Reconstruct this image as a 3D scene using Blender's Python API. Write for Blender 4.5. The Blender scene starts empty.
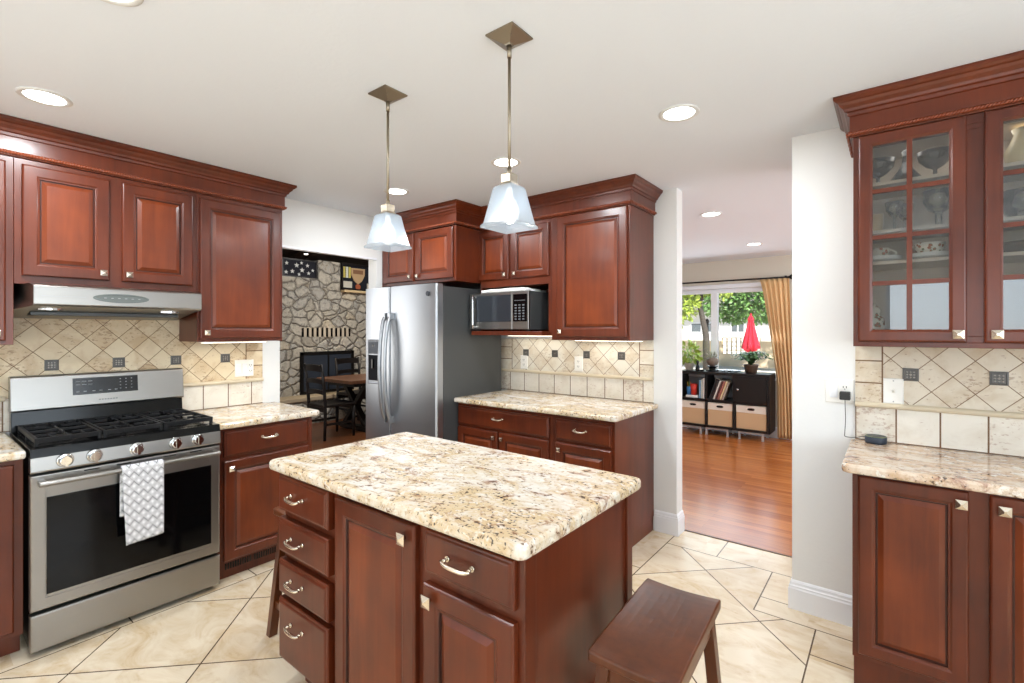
import bpy, bmesh, math, random
from mathutils import Vector, Matrix, noise as mnoise
C = bpy.context.scene.collection
SC = bpy.context.scene
PI = math.pi
R = math.radians

# ------------------------------------------------------------------ camera
cam_d = bpy.data.cameras.new('camera')
cam_d.sensor_width = 36.0
cam_d.lens = 484.0 / 1024.0 * 36.0
cam_d.shift_y = -10.5 / 1024.0
cam_d.clip_start = 0.05
cam = bpy.data.objects.new('camera', cam_d)
cam.location = (0, 0, 1.438)
cam.rotation_euler = (R(90), 0, R(38.2))
C.objects.link(cam)
SC.camera = cam

# ------------------------------------------------------------------ sky, sun, daylight, fill lights, exposure
w = bpy.data.worlds.new('sky')
SC.world = w
w.use_nodes = True
nt = w.node_tree
bg = nt.nodes['Background']
sky = nt.nodes.new('ShaderNodeTexSky')
sky.sky_type = 'HOSEK_WILKIE'
sky.turbidity = 4.0
sky.ground_albedo = 0.5
sky.sun_direction = (0.5, -0.3, 0.8)
nt.links.new(sky.outputs[0], bg.inputs[0])
bg.inputs[1].default_value = 4.0

SC.view_settings.view_transform = 'Standard'
SC.view_settings.look = 'None'
SC.view_settings.gamma = 1.0
SC.view_settings.use_curve_mapping = False
SC.view_settings.exposure = 0.0
SC.cycles.use_denoising = True
SC.cycles.max_bounces = 10
SC.cycles.diffuse_bounces = 5
SC.cycles.glossy_bounces = 5
SC.cycles.transparent_max_bounces = 12
SC.cycles.sample_clamp_indirect = 6.0
SC.cycles.caustics_reflective = False
SC.cycles.caustics_refractive = False


def lamp(name, kind, loc, energy, color=(1, 1, 1), rot=(0, 0, 0), size=None, size_y=None, **kw):
    d = bpy.data.lights.new(name, kind)
    d.energy = energy
    d.color = color
    if kind == 'AREA':
        if size_y:
            d.shape = 'RECTANGLE'; d.size = size; d.size_y = size_y
        else:
            d.shape = 'DISK'; d.size = size
    for k, v in kw.items():
        setattr(d, k, v)
    o = bpy.data.objects.new(name, d)
    o.location = loc
    o.rotation_euler = rot
    C.objects.link(o)
    return o


lamp('sun', 'SUN', (0, 0, 20), 11.0, (1, .97, .92), (R(38), R(14), R(25)), angle=R(1.5))
# daylight at the rear and far windows; the other area lights are added fill
DAY = (.82, .92, 1.0)
lamp('daylight_rear_window', 'AREA', (0.775, -1.70, 1.5), 20, DAY, (R(90), 0, 0), 1.6, .92)
lamp('daylight_patio_door', 'AREA', (-1.9, -1.70, 1.1), 16, DAY, (R(90), 0, 0), 1.9, 1.9)  # added fill behind the camera, set in an invented patio door
lamp('side_fill', 'AREA', (2.33, 0.6, 1.45), 52, DAY, (0, R(90), 0), 1.15, 2.15)  # unseen fill from the side, added to even out the kitchen light
lamp('daylight_far_window', 'AREA', (-2.0, 7.2, 1.45), 20, DAY, (R(-75), 0, 0), 1.8, 1.0)
lamp('hall_fill', 'AREA', (2.3, 5.4, 1.4), 85, DAY, (0, R(90), 0), 1.4, 2.4)  # added fill, out of view, to lift the hall
lamp('den_fill', 'AREA', (-5.4, 0.98, 1.5), 30, (1, .97, .93), (R(90), 0, 0), 2.2, 1.4)  # added fill that keeps the den from going dark
lamp('den_stone_fill', 'AREA', (-5.2, 4.6, 2.78), 48, (1, .97, .93), (0, R(38), 0), .6)  # unseen fill aimed at the den stonework; no fixture hangs here


# ------------------------------------------------------------------ node helpers
class X:
    """a socket with arithmetic"""
    nt = None

    def __init__(s, v):
        s.v = v

    @staticmethod
    def op(kind, *a, clamp=False):
        n = X.nt.nodes.new('ShaderNodeMath')
        n.operation = kind
        n.use_clamp = clamp
        for i, q in enumerate(a):
            q = q.v if isinstance(q, X) else q
            if isinstance(q, (int, float)):
                n.inputs[i].default_value = q
            else:
                X.nt.links.new(q, n.inputs[i])
        return X(n.outputs[0])

    def __add__(s, o): return X.op('ADD', s, o)
    def __radd__(s, o): return X.op('ADD', o, s)
    def __sub__(s, o): return X.op('SUBTRACT', s, o)
    def __rsub__(s, o): return X.op('SUBTRACT', o, s)
    def __mul__(s, o): return X.op('MULTIPLY', s, o)
    def __rmul__(s, o): return X.op('MULTIPLY', s, o)
    def __truediv__(s, o): return X.op('DIVIDE', s, o)
    def abs(s): return X.op('ABSOLUTE', s)
    def floor(s): return X.op('FLOOR', s)
    def frac(s): return X.op('FRACT', s)
    def lt(s, o): return X.op('LESS_THAN', s, o)
    def gt(s, o): return X.op('GREATER_THAN', s, o)
    def max(s, o): return X.op('MAXIMUM', s, o)
    def min(s, o): return X.op('MINIMUM', s, o)
    def inv(s): return X.op('SUBTRACT', 1.0, s)


def srgb(r, g, b):
    def f(c):
        c /= 255.0
        return c / 12.92 if c <= .04045 else ((c + .055) / 1.055) ** 2.4
    return (f(r), f(g), f(b), 1)


def newmat(name):
    m = bpy.data.materials.new(name)
    m.use_nodes = True
    X.nt = m.node_tree
    return m, m.node_tree, m.node_tree.nodes['Principled BSDF']


def node(kind, **ins):
    n = X.nt.nodes.new(kind)
    for k, v in ins.items():
        setin(n, k, v)
    return n


def setin(n, k, v):
    k = {'Scale': 'Scale'}.get(k, k)
    s = n.inputs[k]
    v = v.v if isinstance(v, X) else v
    if isinstance(v, bpy.types.NodeSocket):
        X.nt.links.new(v, s)
    else:
        s.default_value = v


def coords(kind='Object'):
    return X.nt.nodes.new('ShaderNodeTexCoord').outputs[kind]


def sep(vec):
    n = X.nt.nodes.new('ShaderNodeSeparateXYZ')
    X.nt.links.new(vec, n.inputs[0])
    return [X(o) for o in n.outputs]


def comb(x, y, z):
    n = X.nt.nodes.new('ShaderNodeCombineXYZ')
    for i, q in enumerate((x, y, z)):
        setin(n, i, q)
    return n.outputs[0]


def mapping(vec, scale=(1, 1, 1), loc=(0, 0, 0), rot=(0, 0, 0)):
    n = X.nt.nodes.new('ShaderNodeMapping')
    X.nt.links.new(vec, n.inputs[0])
    n.inputs['Scale'].default_value = scale
    n.inputs['Location'].default_value = loc
    n.inputs['Rotation'].default_value = rot
    return n.outputs[0]


def tnoise(vec, scale, detail=4, rough=.55, dist=0.0):
    n = node('ShaderNodeTexNoise', Scale=scale, Detail=detail, Roughness=rough, Distortion=dist)
    X.nt.links.new(vec, n.inputs['Vector'])
    return X(n.outputs['Fac'])


def ramp(fac, stops, interp='LINEAR'):
    n = X.nt.nodes.new('ShaderNodeValToRGB')
    n.color_ramp.interpolation = interp
    while len(n.color_ramp.elements) < len(stops):
        n.color_ramp.elements.new(.5)
    for e, (p, c) in zip(n.color_ramp.elements, stops):
        e.position = p
        e.color = c if len(c) == 4 else (*c, 1)
    X.nt.links.new(fac.v, n.inputs[0])
    return n.outputs[0]


def rampf(fac, lo, hi):
    n = X.nt.nodes.new('ShaderNodeMapRange')
    n.clamp = True
    X.nt.links.new(fac.v, n.inputs[0])
    n.inputs[1].default_value = lo
    n.inputs[2].default_value = hi
    return X(n.outputs[0])


def mix(fac, a, b, blend='MIX'):
    n = X.nt.nodes.new('ShaderNodeMix')
    n.data_type = 'RGBA'
    n.blend_type = blend
    for k, q in ((0, fac), (6, a), (7, b)):
        q = q.v if isinstance(q, X) else q
        if isinstance(q, bpy.types.NodeSocket):
            X.nt.links.new(q, n.inputs[k])
        else:
            n.inputs[k].default_value = q
    return n.outputs[2]


def bump(height, strength=.2, dist=.01):
    n = X.nt.nodes.new('ShaderNodeBump')
    n.inputs['Strength'].default_value = strength
    n.inputs['Distance'].default_value = dist
    X.nt.links.new(height.v if isinstance(height, X) else height, n.inputs['Height'])
    return n.outputs[0]


def flat(name, col, rough=.5, metal=0.0, coat=0.0, emit=0.0, emit_col=None, spec=.5):
    m, nt, b = newmat(name)
    b.inputs['Base Color'].default_value = col
    b.inputs['Roughness'].default_value = rough
    b.inputs['Metallic'].default_value = metal
    b.inputs['Coat Weight'].default_value = coat
    b.inputs['Specular IOR Level'].default_value = spec
    if emit:
        b.inputs['Emission Color'].default_value = emit_col or col
        b.inputs['Emission Strength'].default_value = emit
    return m


# ------------------------------------------------------------------ materials
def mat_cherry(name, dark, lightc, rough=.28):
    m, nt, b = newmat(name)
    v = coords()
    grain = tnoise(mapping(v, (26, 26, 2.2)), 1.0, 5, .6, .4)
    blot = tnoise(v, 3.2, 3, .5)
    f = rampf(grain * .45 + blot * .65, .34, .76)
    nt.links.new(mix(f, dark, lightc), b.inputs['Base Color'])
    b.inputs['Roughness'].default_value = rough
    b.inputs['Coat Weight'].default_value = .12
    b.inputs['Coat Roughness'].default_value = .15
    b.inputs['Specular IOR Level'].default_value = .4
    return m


CHERRY = mat_cherry('cherry_wood', srgb(66, 23, 9), srgb(106, 45, 19), .33)
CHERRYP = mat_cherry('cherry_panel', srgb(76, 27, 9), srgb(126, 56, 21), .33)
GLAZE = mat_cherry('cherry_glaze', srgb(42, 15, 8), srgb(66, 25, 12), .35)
STOOLWOOD = mat_cherry('walnut_stool_wood', srgb(62, 27, 10), srgb(112, 58, 25), .28)
ROPEWOOD = flat('cherry_rope', srgb(122, 56, 28), .35)
BLACKWOOD = flat('black_brown_wood', srgb(25, 20, 18), .4, spec=.35)
LINING = flat('maple_lining', srgb(186, 170, 150), .5)
WHITE = flat('white_plastic', srgb(238, 236, 230), .35)
TRIMWHITE = flat('white_trim_paint', srgb(236, 238, 242), .35)
NICKEL = flat('satin_nickel', srgb(224, 214, 198), .24, 1.0)
BRONZE = flat('brushed_bronze_nickel', srgb(150, 140, 124), .35, 1.0)
BLACK = flat('black_enamel', srgb(8, 8, 9), .16, spec=.25)
IRON = flat('cast_iron', srgb(22, 22, 24), .5, spec=.3)
BLACKGLASS = flat('black_glass', srgb(5, 5, 6), .08, spec=.25)
DARKMETAL = flat('dark_metal', srgb(34, 32, 31), .4, .7)
CHROME = flat('chrome', srgb(222, 222, 222), .12, 1.0)
DARKGREY = flat('dark_grey_enamel', srgb(76, 78, 79), .42, .35)
GREYPLASTIC = flat('grey_plastic', srgb(120, 124, 130), .4)
GREYMARK = flat('pale_grey_print', srgb(150, 152, 154), .5)
BULB = flat('lit_bulb', (1, 1, 1, 1), .5, emit=3.0, emit_col=(.95, .98, 1, 1))
LENS = flat('lit_lens', (1, 1, 1, 1), .5, emit=9.0, emit_col=(1, .98, .95, 1))
WARMLENS = flat('lit_tube', (1, 1, 1, 1), .5, emit=4.0, emit_col=(1, .9, .72, 1))


def mat_paint(name, col, rough=.6, bs=.06):
    m, nt, b = newmat(name)
    b.inputs['Base Color'].default_value = col
    b.inputs['Roughness'].default_value = rough
    n = tnoise(coords(), 60, 3, .5)
    nt.links.new(bump(n, bs, .01), b.inputs['Normal'])
    return m


WALLPAINT = mat_paint('wall_paint', srgb(229, 229, 227))
CEILPAINT = mat_paint('ceiling_paint', srgb(226, 232, 240), .8)
HALLPAINT = mat_paint('hall_paint', srgb(212, 205, 190))
DENPAINT = mat_paint('den_paint', srgb(150, 140, 126))


def mat_steel(name='brushed_steel', col=srgb(156, 153, 149), rough=.32, axis=(3, 700, 700)):
    m, nt, b = newmat(name)
    v = coords()
    n = tnoise(mapping(v, axis), 1.0, 3, .6)
    nt.links.new(mix(n, tuple(c * .93 for c in col[:3]) + (1,), col), b.inputs['Base Color'])
    b.inputs['Metallic'].default_value = 1.0
    r = n * .12 + (rough - .06)
    nt.links.new(r.v, b.inputs['Roughness'])
    return m


STEEL = mat_steel()
STEELV = mat_steel('brushed_steel_upright', srgb(174, 177, 181), .36, (700, 700, 3))


def mat_granite(name='cream_granite', base=(224, 220, 211), tan=(208, 184, 146), brown=(152, 106, 74)):
    m, nt, b = newmat(name)
    v = coords()
    warp = mapping(v, (1.0, 1.6, 1.0), rot=(0, 0, .5))
    big = tnoise(warp, 4.5, 6, .62, 1.2)
    mid = tnoise(warp, 15, 6, .68, .8)
    fine = tnoise(v, 48, 4, .6)
    grit = tnoise(v, 95, 2, .5)
    red = tnoise(mapping(warp, (1, 1, 1), (3, 5, 1)), 9, 6, .7, 1.0)
    col = mix(rampf(big * .65 + mid * .35, .42, .56), srgb(*base), srgb(*tan))
    col = mix(rampf(mid, .54, .62) * .85, col, srgb(234, 231, 223))
    col = mix(rampf(red, .55, .63) * .7, col, srgb(*brown))
    col = mix(rampf(fine * .65 + mid * .35, .54, .60) * .6, col, srgb(178, 146, 110))
    col = mix(rampf(fine * .5 + red * .5, .575, .615) * .88, col, srgb(92, 66, 52))
    col = mix(rampf(grit * .6 + big * .4, .588, .622) * .85, col, srgb(58, 50, 54))
    nt.links.new(col, b.inputs['Base Color'])
    b.inputs['Roughness'].default_value = .13
    return m


GRANITE = mat_granite()
GRANITE2 = mat_granite('rosy_granite', (222, 206, 188), (196, 160, 124), (138, 84, 70))


def travertine(v, seedvec, base, dark, pit, pits=True):
    """stone colour with a tint for each tile"""
    cl = tnoise(mapping(v, (1, 1, 1)), 9, 5, .6, .5)
    wn = X.nt.nodes.new('ShaderNodeTexWhiteNoise')
    wn.noise_dimensions = '3D'
    X.nt.links.new(seedvec, wn.inputs['Vector'])
    t = X(wn.outputs['Value'])
    col = mix(rampf(cl + (t - .5) * .25, .38, .68), base, dark)
    if pits:
        p1 = tnoise(mapping(v, (1, 1, 2.0)), 48, 4, .65)
        p2 = tnoise(v, 7, 2, .5)
        col = mix(rampf(p1 * .75 + p2 * .25 + (t - .5) * .1, .57, .63) * .6, col, pit)
    return col, t


def lattice(u, z, u0, z0, step, g):
    """45 degree grid through (u0, z0); returns grout mask and a cell id vector"""
    a = (u - u0 + (z - z0)) / step
    c = (u - u0 - (z - z0)) / step
    ga = ((a + .5).frac() - .5).abs()
    gc = ((c + .5).frac() - .5).abs()
    grout = ga.min(gc).lt(g / step * .7071)
    return grout, comb(a.floor(), c.floor(), 3.3)


def mat_splash(name, u0, z0, step, cols, zsplit=1.086, sq=.154, sq0=0.0, colz=.105, base=(224, 218, 204), dark=(204, 189, 166)):
    """cols: list of (umin, umax) border columns of small square tiles"""
    m, nt, b = newmat(name)
    v = coords()
    x, y, z = sep(v)
    G = .0031
    gd, idd = lattice(x, z, u0, z0, step, G)
    # row of squares under the ledge
    a = (x - sq0) / sq
    ga = ((a + .5).frac() - .5).abs().lt(G / sq)
    gs = ga.max((z - .9175).abs().lt(.0022))
    ids = comb(a.floor(), 7.7, 1.1)
    low = z.lt(zsplit)
    inc = None
    cedge = None
    for lo, hi in cols:
        t = x.gt(lo) * x.lt(hi)
        e = (x - lo).abs().min((x - hi).abs()).lt(G)
        inc = t if inc is None else inc.max(t)
        cedge = e if cedge is None else cedge.max(e)
    zc = (z - zsplit) / colz
    gcol = ((zc + .5).frac() - .5).abs().lt(G / colz)
    idc = comb(zc.floor(), x.floor(), 9.1)
    # compose
    up = gd if inc is None else (inc * gcol).max(inc.inv() * gd).max(cedge)
    grout = (low * gs).max(low.inv() * up)
    idv = X.nt.nodes.new('ShaderNodeMix'); idv.data_type = 'VECTOR'
    X.nt.links.new(low.v, idv.inputs[0]); X.nt.links.new(idd, idv.inputs[4]); X.nt.links.new(ids, idv.inputs[5])
    out = idv.outputs[1]
    if inc is not None:
        i2 = X.nt.nodes.new('ShaderNodeMix'); i2.data_type = 'VECTOR'
        X.nt.links.new((inc * low.inv()).v, i2.inputs[0]); X.nt.links.new(out, i2.inputs[4]); X.nt.links.new(idc, i2.inputs[5])
        out = i2.outputs[1]
    col, t = travertine(v, out, srgb(*base), srgb(*dark), srgb(142, 108, 80))
    lowcol, t2 = travertine(v, out, srgb(232, 226, 214), srgb(214, 204, 188), srgb(170, 138, 116))
    col = mix(low, col, lowcol)
    col = mix(grout, col, srgb(112, 80, 48))
    nt.links.new(col, b.inputs['Base Color'])
    b.inputs['Roughness'].default_value = .45
    nt.links.new(bump(grout.inv(), .4, .003), b.inputs['Normal'])
    return m


def mat_floor():
    m, nt, b = newmat('travertine_floor')
    v = coords()
    x, y, z = sep(v)
    G = .0032
    S = .7325
    a = (x - y + 3.162) / S
    c = (x + y - 2.123) / S
    ga = ((a + .5).frac() - .5).abs()
    gc = ((c + .5).frac() - .5).abs()
    gd = ga.min(gc).lt(G * 1.414 / S)
    # where the diagonal field lies
    rects = [(-2.945, -1.205, -4, 2.30), (-1.205, -.565, -4, 3.23), (-.565, -.292, -4, 2.736), (-.292, 3.0, -4, 2.17)]
    field = None
    for x0, x1, y0, y1 in rects:
        q = x.gt(x0) * x.lt(x1) * y.gt(y0) * y.lt(y1)
        field = q if field is None else field.max(q)
    def seg(x0, x1, y0, y1):
        dx = (x - (x0 + x1) / 2).abs() - abs(x1 - x0) / 2
        dy = (y - (y0 + y1) / 2).abs() - abs(y1 - y0) / 2
        return dx.max(dy).lt(G)
    segs = [(-2.945, -2.945, -4, 2.30), (-2.945, -1.205, 2.30, 2.30), (-1.205, -1.205, 2.30, 3.23), (-1.205, -.415, 3.23, 3.23),
            (-.565, -.565, 2.736, 3.23), (-.565, -.13, 2.736, 2.736), (-.292, -.292, 2.17, 2.736), (-.292, 3, 2.17, 2.17),
            (-.565, -.415, 2.894, 2.894), (-.883, -.883, 3.23, 3.52), (-1.205, -1.36, 2.79, 2.79), (-3.1, -2.945, 1.31, 1.31),
            (-3.1, -2.945, .72, .72), (-.292, -.12, 2.51, 2.51), (-3.1, -2.945, .16, .16), (-2.0, -2.0, 2.30, 2.75), (-1.205, -1.205, 3.23, 3.4)]
    gb = None
    for s in segs:
        q = seg(*s)
        gb = q if gb is None else gb.max(q)
    grout = (field * gd).max(gb)
    # ids of the single tiles
    fx = comb(a.floor(), c.floor(), 1.5)
    bx = comb((x / .33).floor(), (y / .31).floor(), 8.5)
    iv = X.nt.nodes.new('ShaderNodeMix'); iv.data_type = 'VECTOR'
    nt.links.new(field.v, iv.inputs[0]); nt.links.new(bx, iv.inputs[4]); nt.links.new(fx, iv.inputs[5])
    wn = node('ShaderNodeTexWhiteNoise')
    nt.links.new(iv.outputs[1], wn.inputs['Vector'])
    t = X(wn.outputs['Value'])
    off = X.nt.nodes.new('ShaderNodeVectorMath'); off.operation = 'ADD'
    nt.links.new(v, off.inputs[0]); nt.links.new(comb(t * 7.0, t * 3.0, 0.0), off.inputs[1])
    cl = tnoise(mapping(off.outputs[0], (1.0, 1.6, 1), rot=(0, 0, .6)), 4.2, 6, .62, 1.1)
    f2 = tnoise(off.outputs[0], 26, 4, .6)
    col = mix(rampf(cl + (t - .5) * .12, .4, .72), srgb(230, 214, 188), srgb(206, 178, 138))
    col = mix(rampf(f2 * .6 + cl * .4, .56, .7) * .35, col, srgb(170, 128, 84))
    col = mix(grout, col, srgb(92, 72, 54))
    nt.links.new(col, b.inputs['Base Color'])
    b.inputs['Roughness'].default_value = .26
    nt.links.new(bump(grout.inv(), .35, .003), b.inputs['Normal'])
    return m


def mat_planks(name, c1, c2, seam, rough=.22, rot=0.0):
    m, nt, b = newmat(name)
    v = mapping(coords(), rot=(0, 0, rot))
    br = node('ShaderNodeTexBrick')
    br.offset = .37
    nt.links.new(v, br.inputs['Vector'])
    br.inputs['Scale'].default_value = 1.0
    br.inputs['Mortar Size'].default_value = .0012
    br.inputs['Brick Width'].default_value = 1.1
    br.inputs['Row Height'].default_value = .064
    br.inputs['Color1'].default_value = (0, 0, 0, 1)
    br.inputs['Color2'].default_value = (1, 1, 1, 1)
    g = tnoise(mapping(v, (2.2, 34, 1)), 1.0, 5, .6, .5)
    bw = node('ShaderNodeRGBToBW'); nt.links.new(br.outputs['Color'], bw.inputs[0])
    f = rampf(g * .7 + X(bw.outputs[0]) * .3, .25, .75)
    col = mix(f, c1, c2)
    col = mix(X(br.outputs['Fac']) * .5, col, seam)
    nt.links.new(col, b.inputs['Base Color'])
    b.inputs['Roughness'].default_value = rough
    return m


HARDWOOD = mat_planks('oak_planks', srgb(150, 78, 34), srgb(200, 122, 62), srgb(112, 60, 30))
DENWOOD = mat_planks('den_planks', srgb(96, 54, 30), srgb(132, 80, 46), srgb(50, 30, 18), .3, R(90))
DARKCEIL = mat_planks('dark_ceiling_boards', srgb(46, 32, 24), srgb(64, 44, 32), srgb(22, 15, 12), .6)


def mat_rock():
    m, nt, b = newmat('fieldstone')
    v0 = coords()
    nz = node('ShaderNodeTexNoise', Scale=3.0, Detail=3.0)
    nt.links.new(v0, nz.inputs['Vector'])
    mm = X.nt.nodes.new('ShaderNodeVectorMath'); mm.operation = 'MULTIPLY_ADD'
    nt.links.new(nz.outputs['Color'], mm.inputs[0]); mm.inputs[1].default_value = (.22, .22, .22); nt.links.new(v0, mm.inputs[2])
    v = mapping(mm.outputs[0], (1.0, 1.0, 1.25))
    e = node('ShaderNodeTexVoronoi', Scale=5.0); e.feature = 'DISTANCE_TO_EDGE'
    nt.links.new(v, e.inputs['Vector'])
    c = node('ShaderNodeTexVoronoi', Scale=5.0)
    nt.links.new(v, c.inputs['Vector'])
    bw = node('ShaderNodeRGBToBW'); nt.links.new(c.outputs['Color'], bw.inputs[0])
    f = tnoise(v0, 22, 5, .65)
    d = X(e.outputs['Distance'])
    col = ramp(X(bw.outputs[0]) * .55 + f * .45, [(.2, srgb(158, 150, 136)), (.42, srgb(200, 192, 176)), (.6, srgb(178, 174, 166)), (.78, srgb(214, 198, 168))])
    f3 = tnoise(v0, 9, 6, .7, .6)
    col = mix(rampf(f, .52, .66) * .7, col, srgb(112, 106, 98))
    col = mix(rampf(f3, .52, .7) * .6, col, srgb(132, 124, 110))
    col = mix(rampf(d, .008, .035).inv() * .8, col, srgb(92, 86, 78))
    nt.links.new(col, b.inputs['Base Color'])
    b.inputs['Roughness'].default_value = .85
    h = rampf(d, 0, .12) + f * .6
    nt.links.new(bump(h, .9, .04), b.inputs['Normal'])
    return m


ROCK = mat_rock()


def mat_thin_glass(name, tint=(1, 1, 1, 1), gloss=1.0):
    m, nt, b = newmat(name)
    out = nt.nodes['Material Output']
    tr = node('ShaderNodeBsdfTransparent', Color=tint)
    gl = node('ShaderNodeBsdfGlossy', Roughness=.0)
    fr = node('ShaderNodeFresnel', IOR=1.5)
    ms = nt.nodes.new('ShaderNodeMixShader')
    f = X(fr.outputs[0]) * gloss
    nt.links.new(f.v, ms.inputs[0])
    nt.links.new(tr.outputs[0], ms.inputs[1])
    nt.links.new(gl.outputs[0], ms.inputs[2])
    nt.links.new(ms.outputs[0], out.inputs[0])
    return m


PANE = mat_thin_glass('clear_pane', gloss=.8)
CABGLASS = mat_thin_glass('cabinet_glass', (.92, .93, .93, 1), 1.6)
STEMGLASS = mat_thin_glass('clear_glassware', (.86, .88, .88, 1), 2.2)
SMOKEGLASS = mat_thin_glass('smoky_purple_glassware', (.10, .08, .11, 1), 2.0)


def mat_frost():
    m, nt, b = newmat('frosted_shade')
    out = nt.nodes['Material Output']
    tl = node('ShaderNodeBsdfTranslucent', Color=(.52, .58, .64, 1))
    df = node('ShaderNodeBsdfDiffuse', Color=(.66, .73, .80, 1))
    tr = node('ShaderNodeBsdfTransparent', Color=(1, 1, 1, 1))
    gl = node('ShaderNodeBsdfGlossy', Roughness=.1)
    a = nt.nodes.new('ShaderNodeMixShader'); a.inputs[0].default_value = .35
    nt.links.new(tl.outputs[0], a.inputs[1]); nt.links.new(df.outputs[0], a.inputs[2])
    c = nt.nodes.new('ShaderNodeMixShader'); c.inputs[0].default_value = .45
    nt.links.new(a.outputs[0], c.inputs[1]); nt.links.new(tr.outputs[0], c.inputs[2])
    d = nt.nodes.new('ShaderNodeMixShader'); d.inputs[0].default_value = .06
    nt.links.new(c.outputs[0], d.inputs[1]); nt.links.new(gl.outputs[0], d.inputs[2])
    nt.links.new(d.outputs[0], out.inputs[0])
    return m


FROST = mat_frost()


def mat_towel():
    m, nt, b = newmat('diamond_towel_cloth')
    x, y, z = sep(coords())
    P = .046
    a = ((x * 1.25 + z) / P)
    c = ((x * 1.25 - z) / P)
    da = ((a + .5).frac() - .5).abs()
    dc = ((c + .5).frac() - .5).abs()
    mn = da.min(dc)
    dark = mn.lt(.065)
    grey = mn.gt(.15) * mn.lt(.27)
    row = ((z / P).frac()).lt(.5)
    col = mix(grey * .7, srgb(232, 232, 234), srgb(140, 140, 148))
    col = mix(dark * (row * .4 + .6), col, srgb(52, 52, 60))
    nt.links.new(col, b.inputs['Base Color'])
    b.inputs['Roughness'].default_value = .9
    return m


TOWEL = mat_towel()


# ------------------------------------------------------------------ mesh helpers
class MB:
    def __init__(s):
        s.v = []; s.f = []; s.m = []; s.sm = []

    def add(s, verts, faces, mi=0, smooth=False):
        o = len(s.v)
        s.v += [tuple(p) for p in verts]
        s.f += [tuple(i + o for i in f) for f in faces]
        s.m += [mi] * len(faces)
        s.sm += [smooth] * len(faces)
        return s

    def box(s, x0, x1, y0, y1, z0, z1, mi=0):
        x0, x1 = min(x0, x1), max(x0, x1); y0, y1 = min(y0, y1), max(y0, y1); z0, z1 = min(z0, z1), max(z0, z1)
        v = [(x0, y0, z0), (x1, y0, z0), (x1, y1, z0), (x0, y1, z0), (x0, y0, z1), (x1, y0, z1), (x1, y1, z1), (x0, y1, z1)]
        return s.add(v, [(0, 3, 2, 1), (4, 5, 6, 7), (0, 1, 5, 4), (1, 2, 6, 5), (2, 3, 7, 6), (3, 0, 4, 7)], mi)

    def hexa(s, bot, top, mi=0):
        return s.add(list(bot) + list(top), [(0, 3, 2, 1), (4, 5, 6, 7), (0, 1, 5, 4), (1, 2, 6, 5), (2, 3, 7, 6), (3, 0, 4, 7)], mi)

    def rings(s, rings, mi=0, cap0=True, cap1=True, smooth=False, close=False):
        n = len(rings[0])
        v = [p for r in rings for p in r]
        f = []
        K = len(rings)
        for k in range(K if close else K - 1):
            a, b = k * n, ((k + 1) % K) * n
            for i in range(n):
                j = (i + 1) % n
                f.append((a + i, a + j, b + j, b + i))
        s.add(v, f, mi, smooth)
        if not close:
            o = len(s.v) - len(v)
            if cap0:
                s.f.append(tuple(o + i for i in reversed(range(n)))); s.m.append(mi); s.sm.append(False)
            if cap1:
                s.f.append(tuple(o + (K - 1) * n + i for i in range(n))); s.m.append(mi); s.sm.append(False)
        return s

    def tube(s, pts, r, n=8, mi=0, close=False, smooth=True, flatten=1.0):
        pts = [Vector(p) for p in pts]
        K = len(pts)
        rr = r if isinstance(r, (list, tuple)) else [r] * K
        rings = []
        up = None
        for i, p in enumerate(pts):
            if close:
                t = pts[(i + 1) % K] - pts[i - 1]
            else:
                t = pts[min(i + 1, K - 1)] - pts[max(i - 1, 0)]
            t.normalize()
            if up is None:
                up = Vector((0, 0, 1)) if abs(t.z) < .9 else Vector((1, 0, 0))
            a = t.cross(up)
            if a.length < 1e-5:
                a = t.orthogonal()
            a.normalize()
            bq = a.cross(t).normalized()
            up = bq
            rings.append([p + (a * math.cos(2 * PI * k / n) + bq * math.sin(2 * PI * k / n) * flatten) * rr[i] for k in range(n)])
        return s.rings(rings, mi, smooth=smooth, close=close)

    def lathe(s, prof, c=(0, 0, 0), n=24, mi=0, smooth=True, cap0=True, cap1=True):
        rings = [[(c[0] + r * math.cos(2 * PI * k / n), c[1] + r * math.sin(2 * PI * k / n), c[2] + z) for k in range(n)] for r, z in prof]
        return s.rings(rings, mi, smooth=smooth, cap0=cap0, cap1=cap1)

    def prism(s, poly, lo, hi, axis='x', mi=0):
        """poly in the two other axes (y,z), (x,z) or (x,y)"""
        def p(a, b, t):
            return (t, a, b) if axis == 'x' else (a, t, b) if axis == 'y' else (a, b, t)
        return s.rings([[p(a, b, lo) for a, b in poly], [p(a, b, hi) for a, b in poly]], mi)

    def rot(s, M, start=0):
        s.v[start:] = [tuple(M @ Vector(p)) for p in s.v[start:]]
        return s

    def build(s, name, mats, parent=None, bevel=0.0, world=False, smooth=None, seg=2):
        me = bpy.data.meshes.new(name)
        v = s.v
        if world and parent is not None:
            M = Matrix.LocRotScale(parent.location, parent.rotation_euler, None).inverted()
            v = [M @ Vector(p) for p in v]
        me.from_pydata(v, [], s.f)
        for m in (mats if isinstance(mats, (list, tuple)) else [mats]):
            me.materials.append(m)
        for p, mi, sm in zip(me.polygons, s.m, s.sm):
            p.material_index = mi
            p.use_smooth = sm if smooth is None else smooth
        bm = bmesh.new(); bm.from_mesh(me)
        bmesh.ops.remove_doubles(bm, verts=bm.verts, dist=1e-6)
        bmesh.ops.recalc_face_normals(bm, faces=bm.faces)
        bm.to_mesh(me); bm.free()
        o = bpy.data.objects.new(name, me)
        C.objects.link(o)
        if parent is not None:
            o.parent = parent
        if bevel:
            b = o.modifiers.new('edge', 'BEVEL')
            b.width = bevel; b.segments = seg; b.limit_method = 'ANGLE'; b.angle_limit = R(40)
        return o


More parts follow.
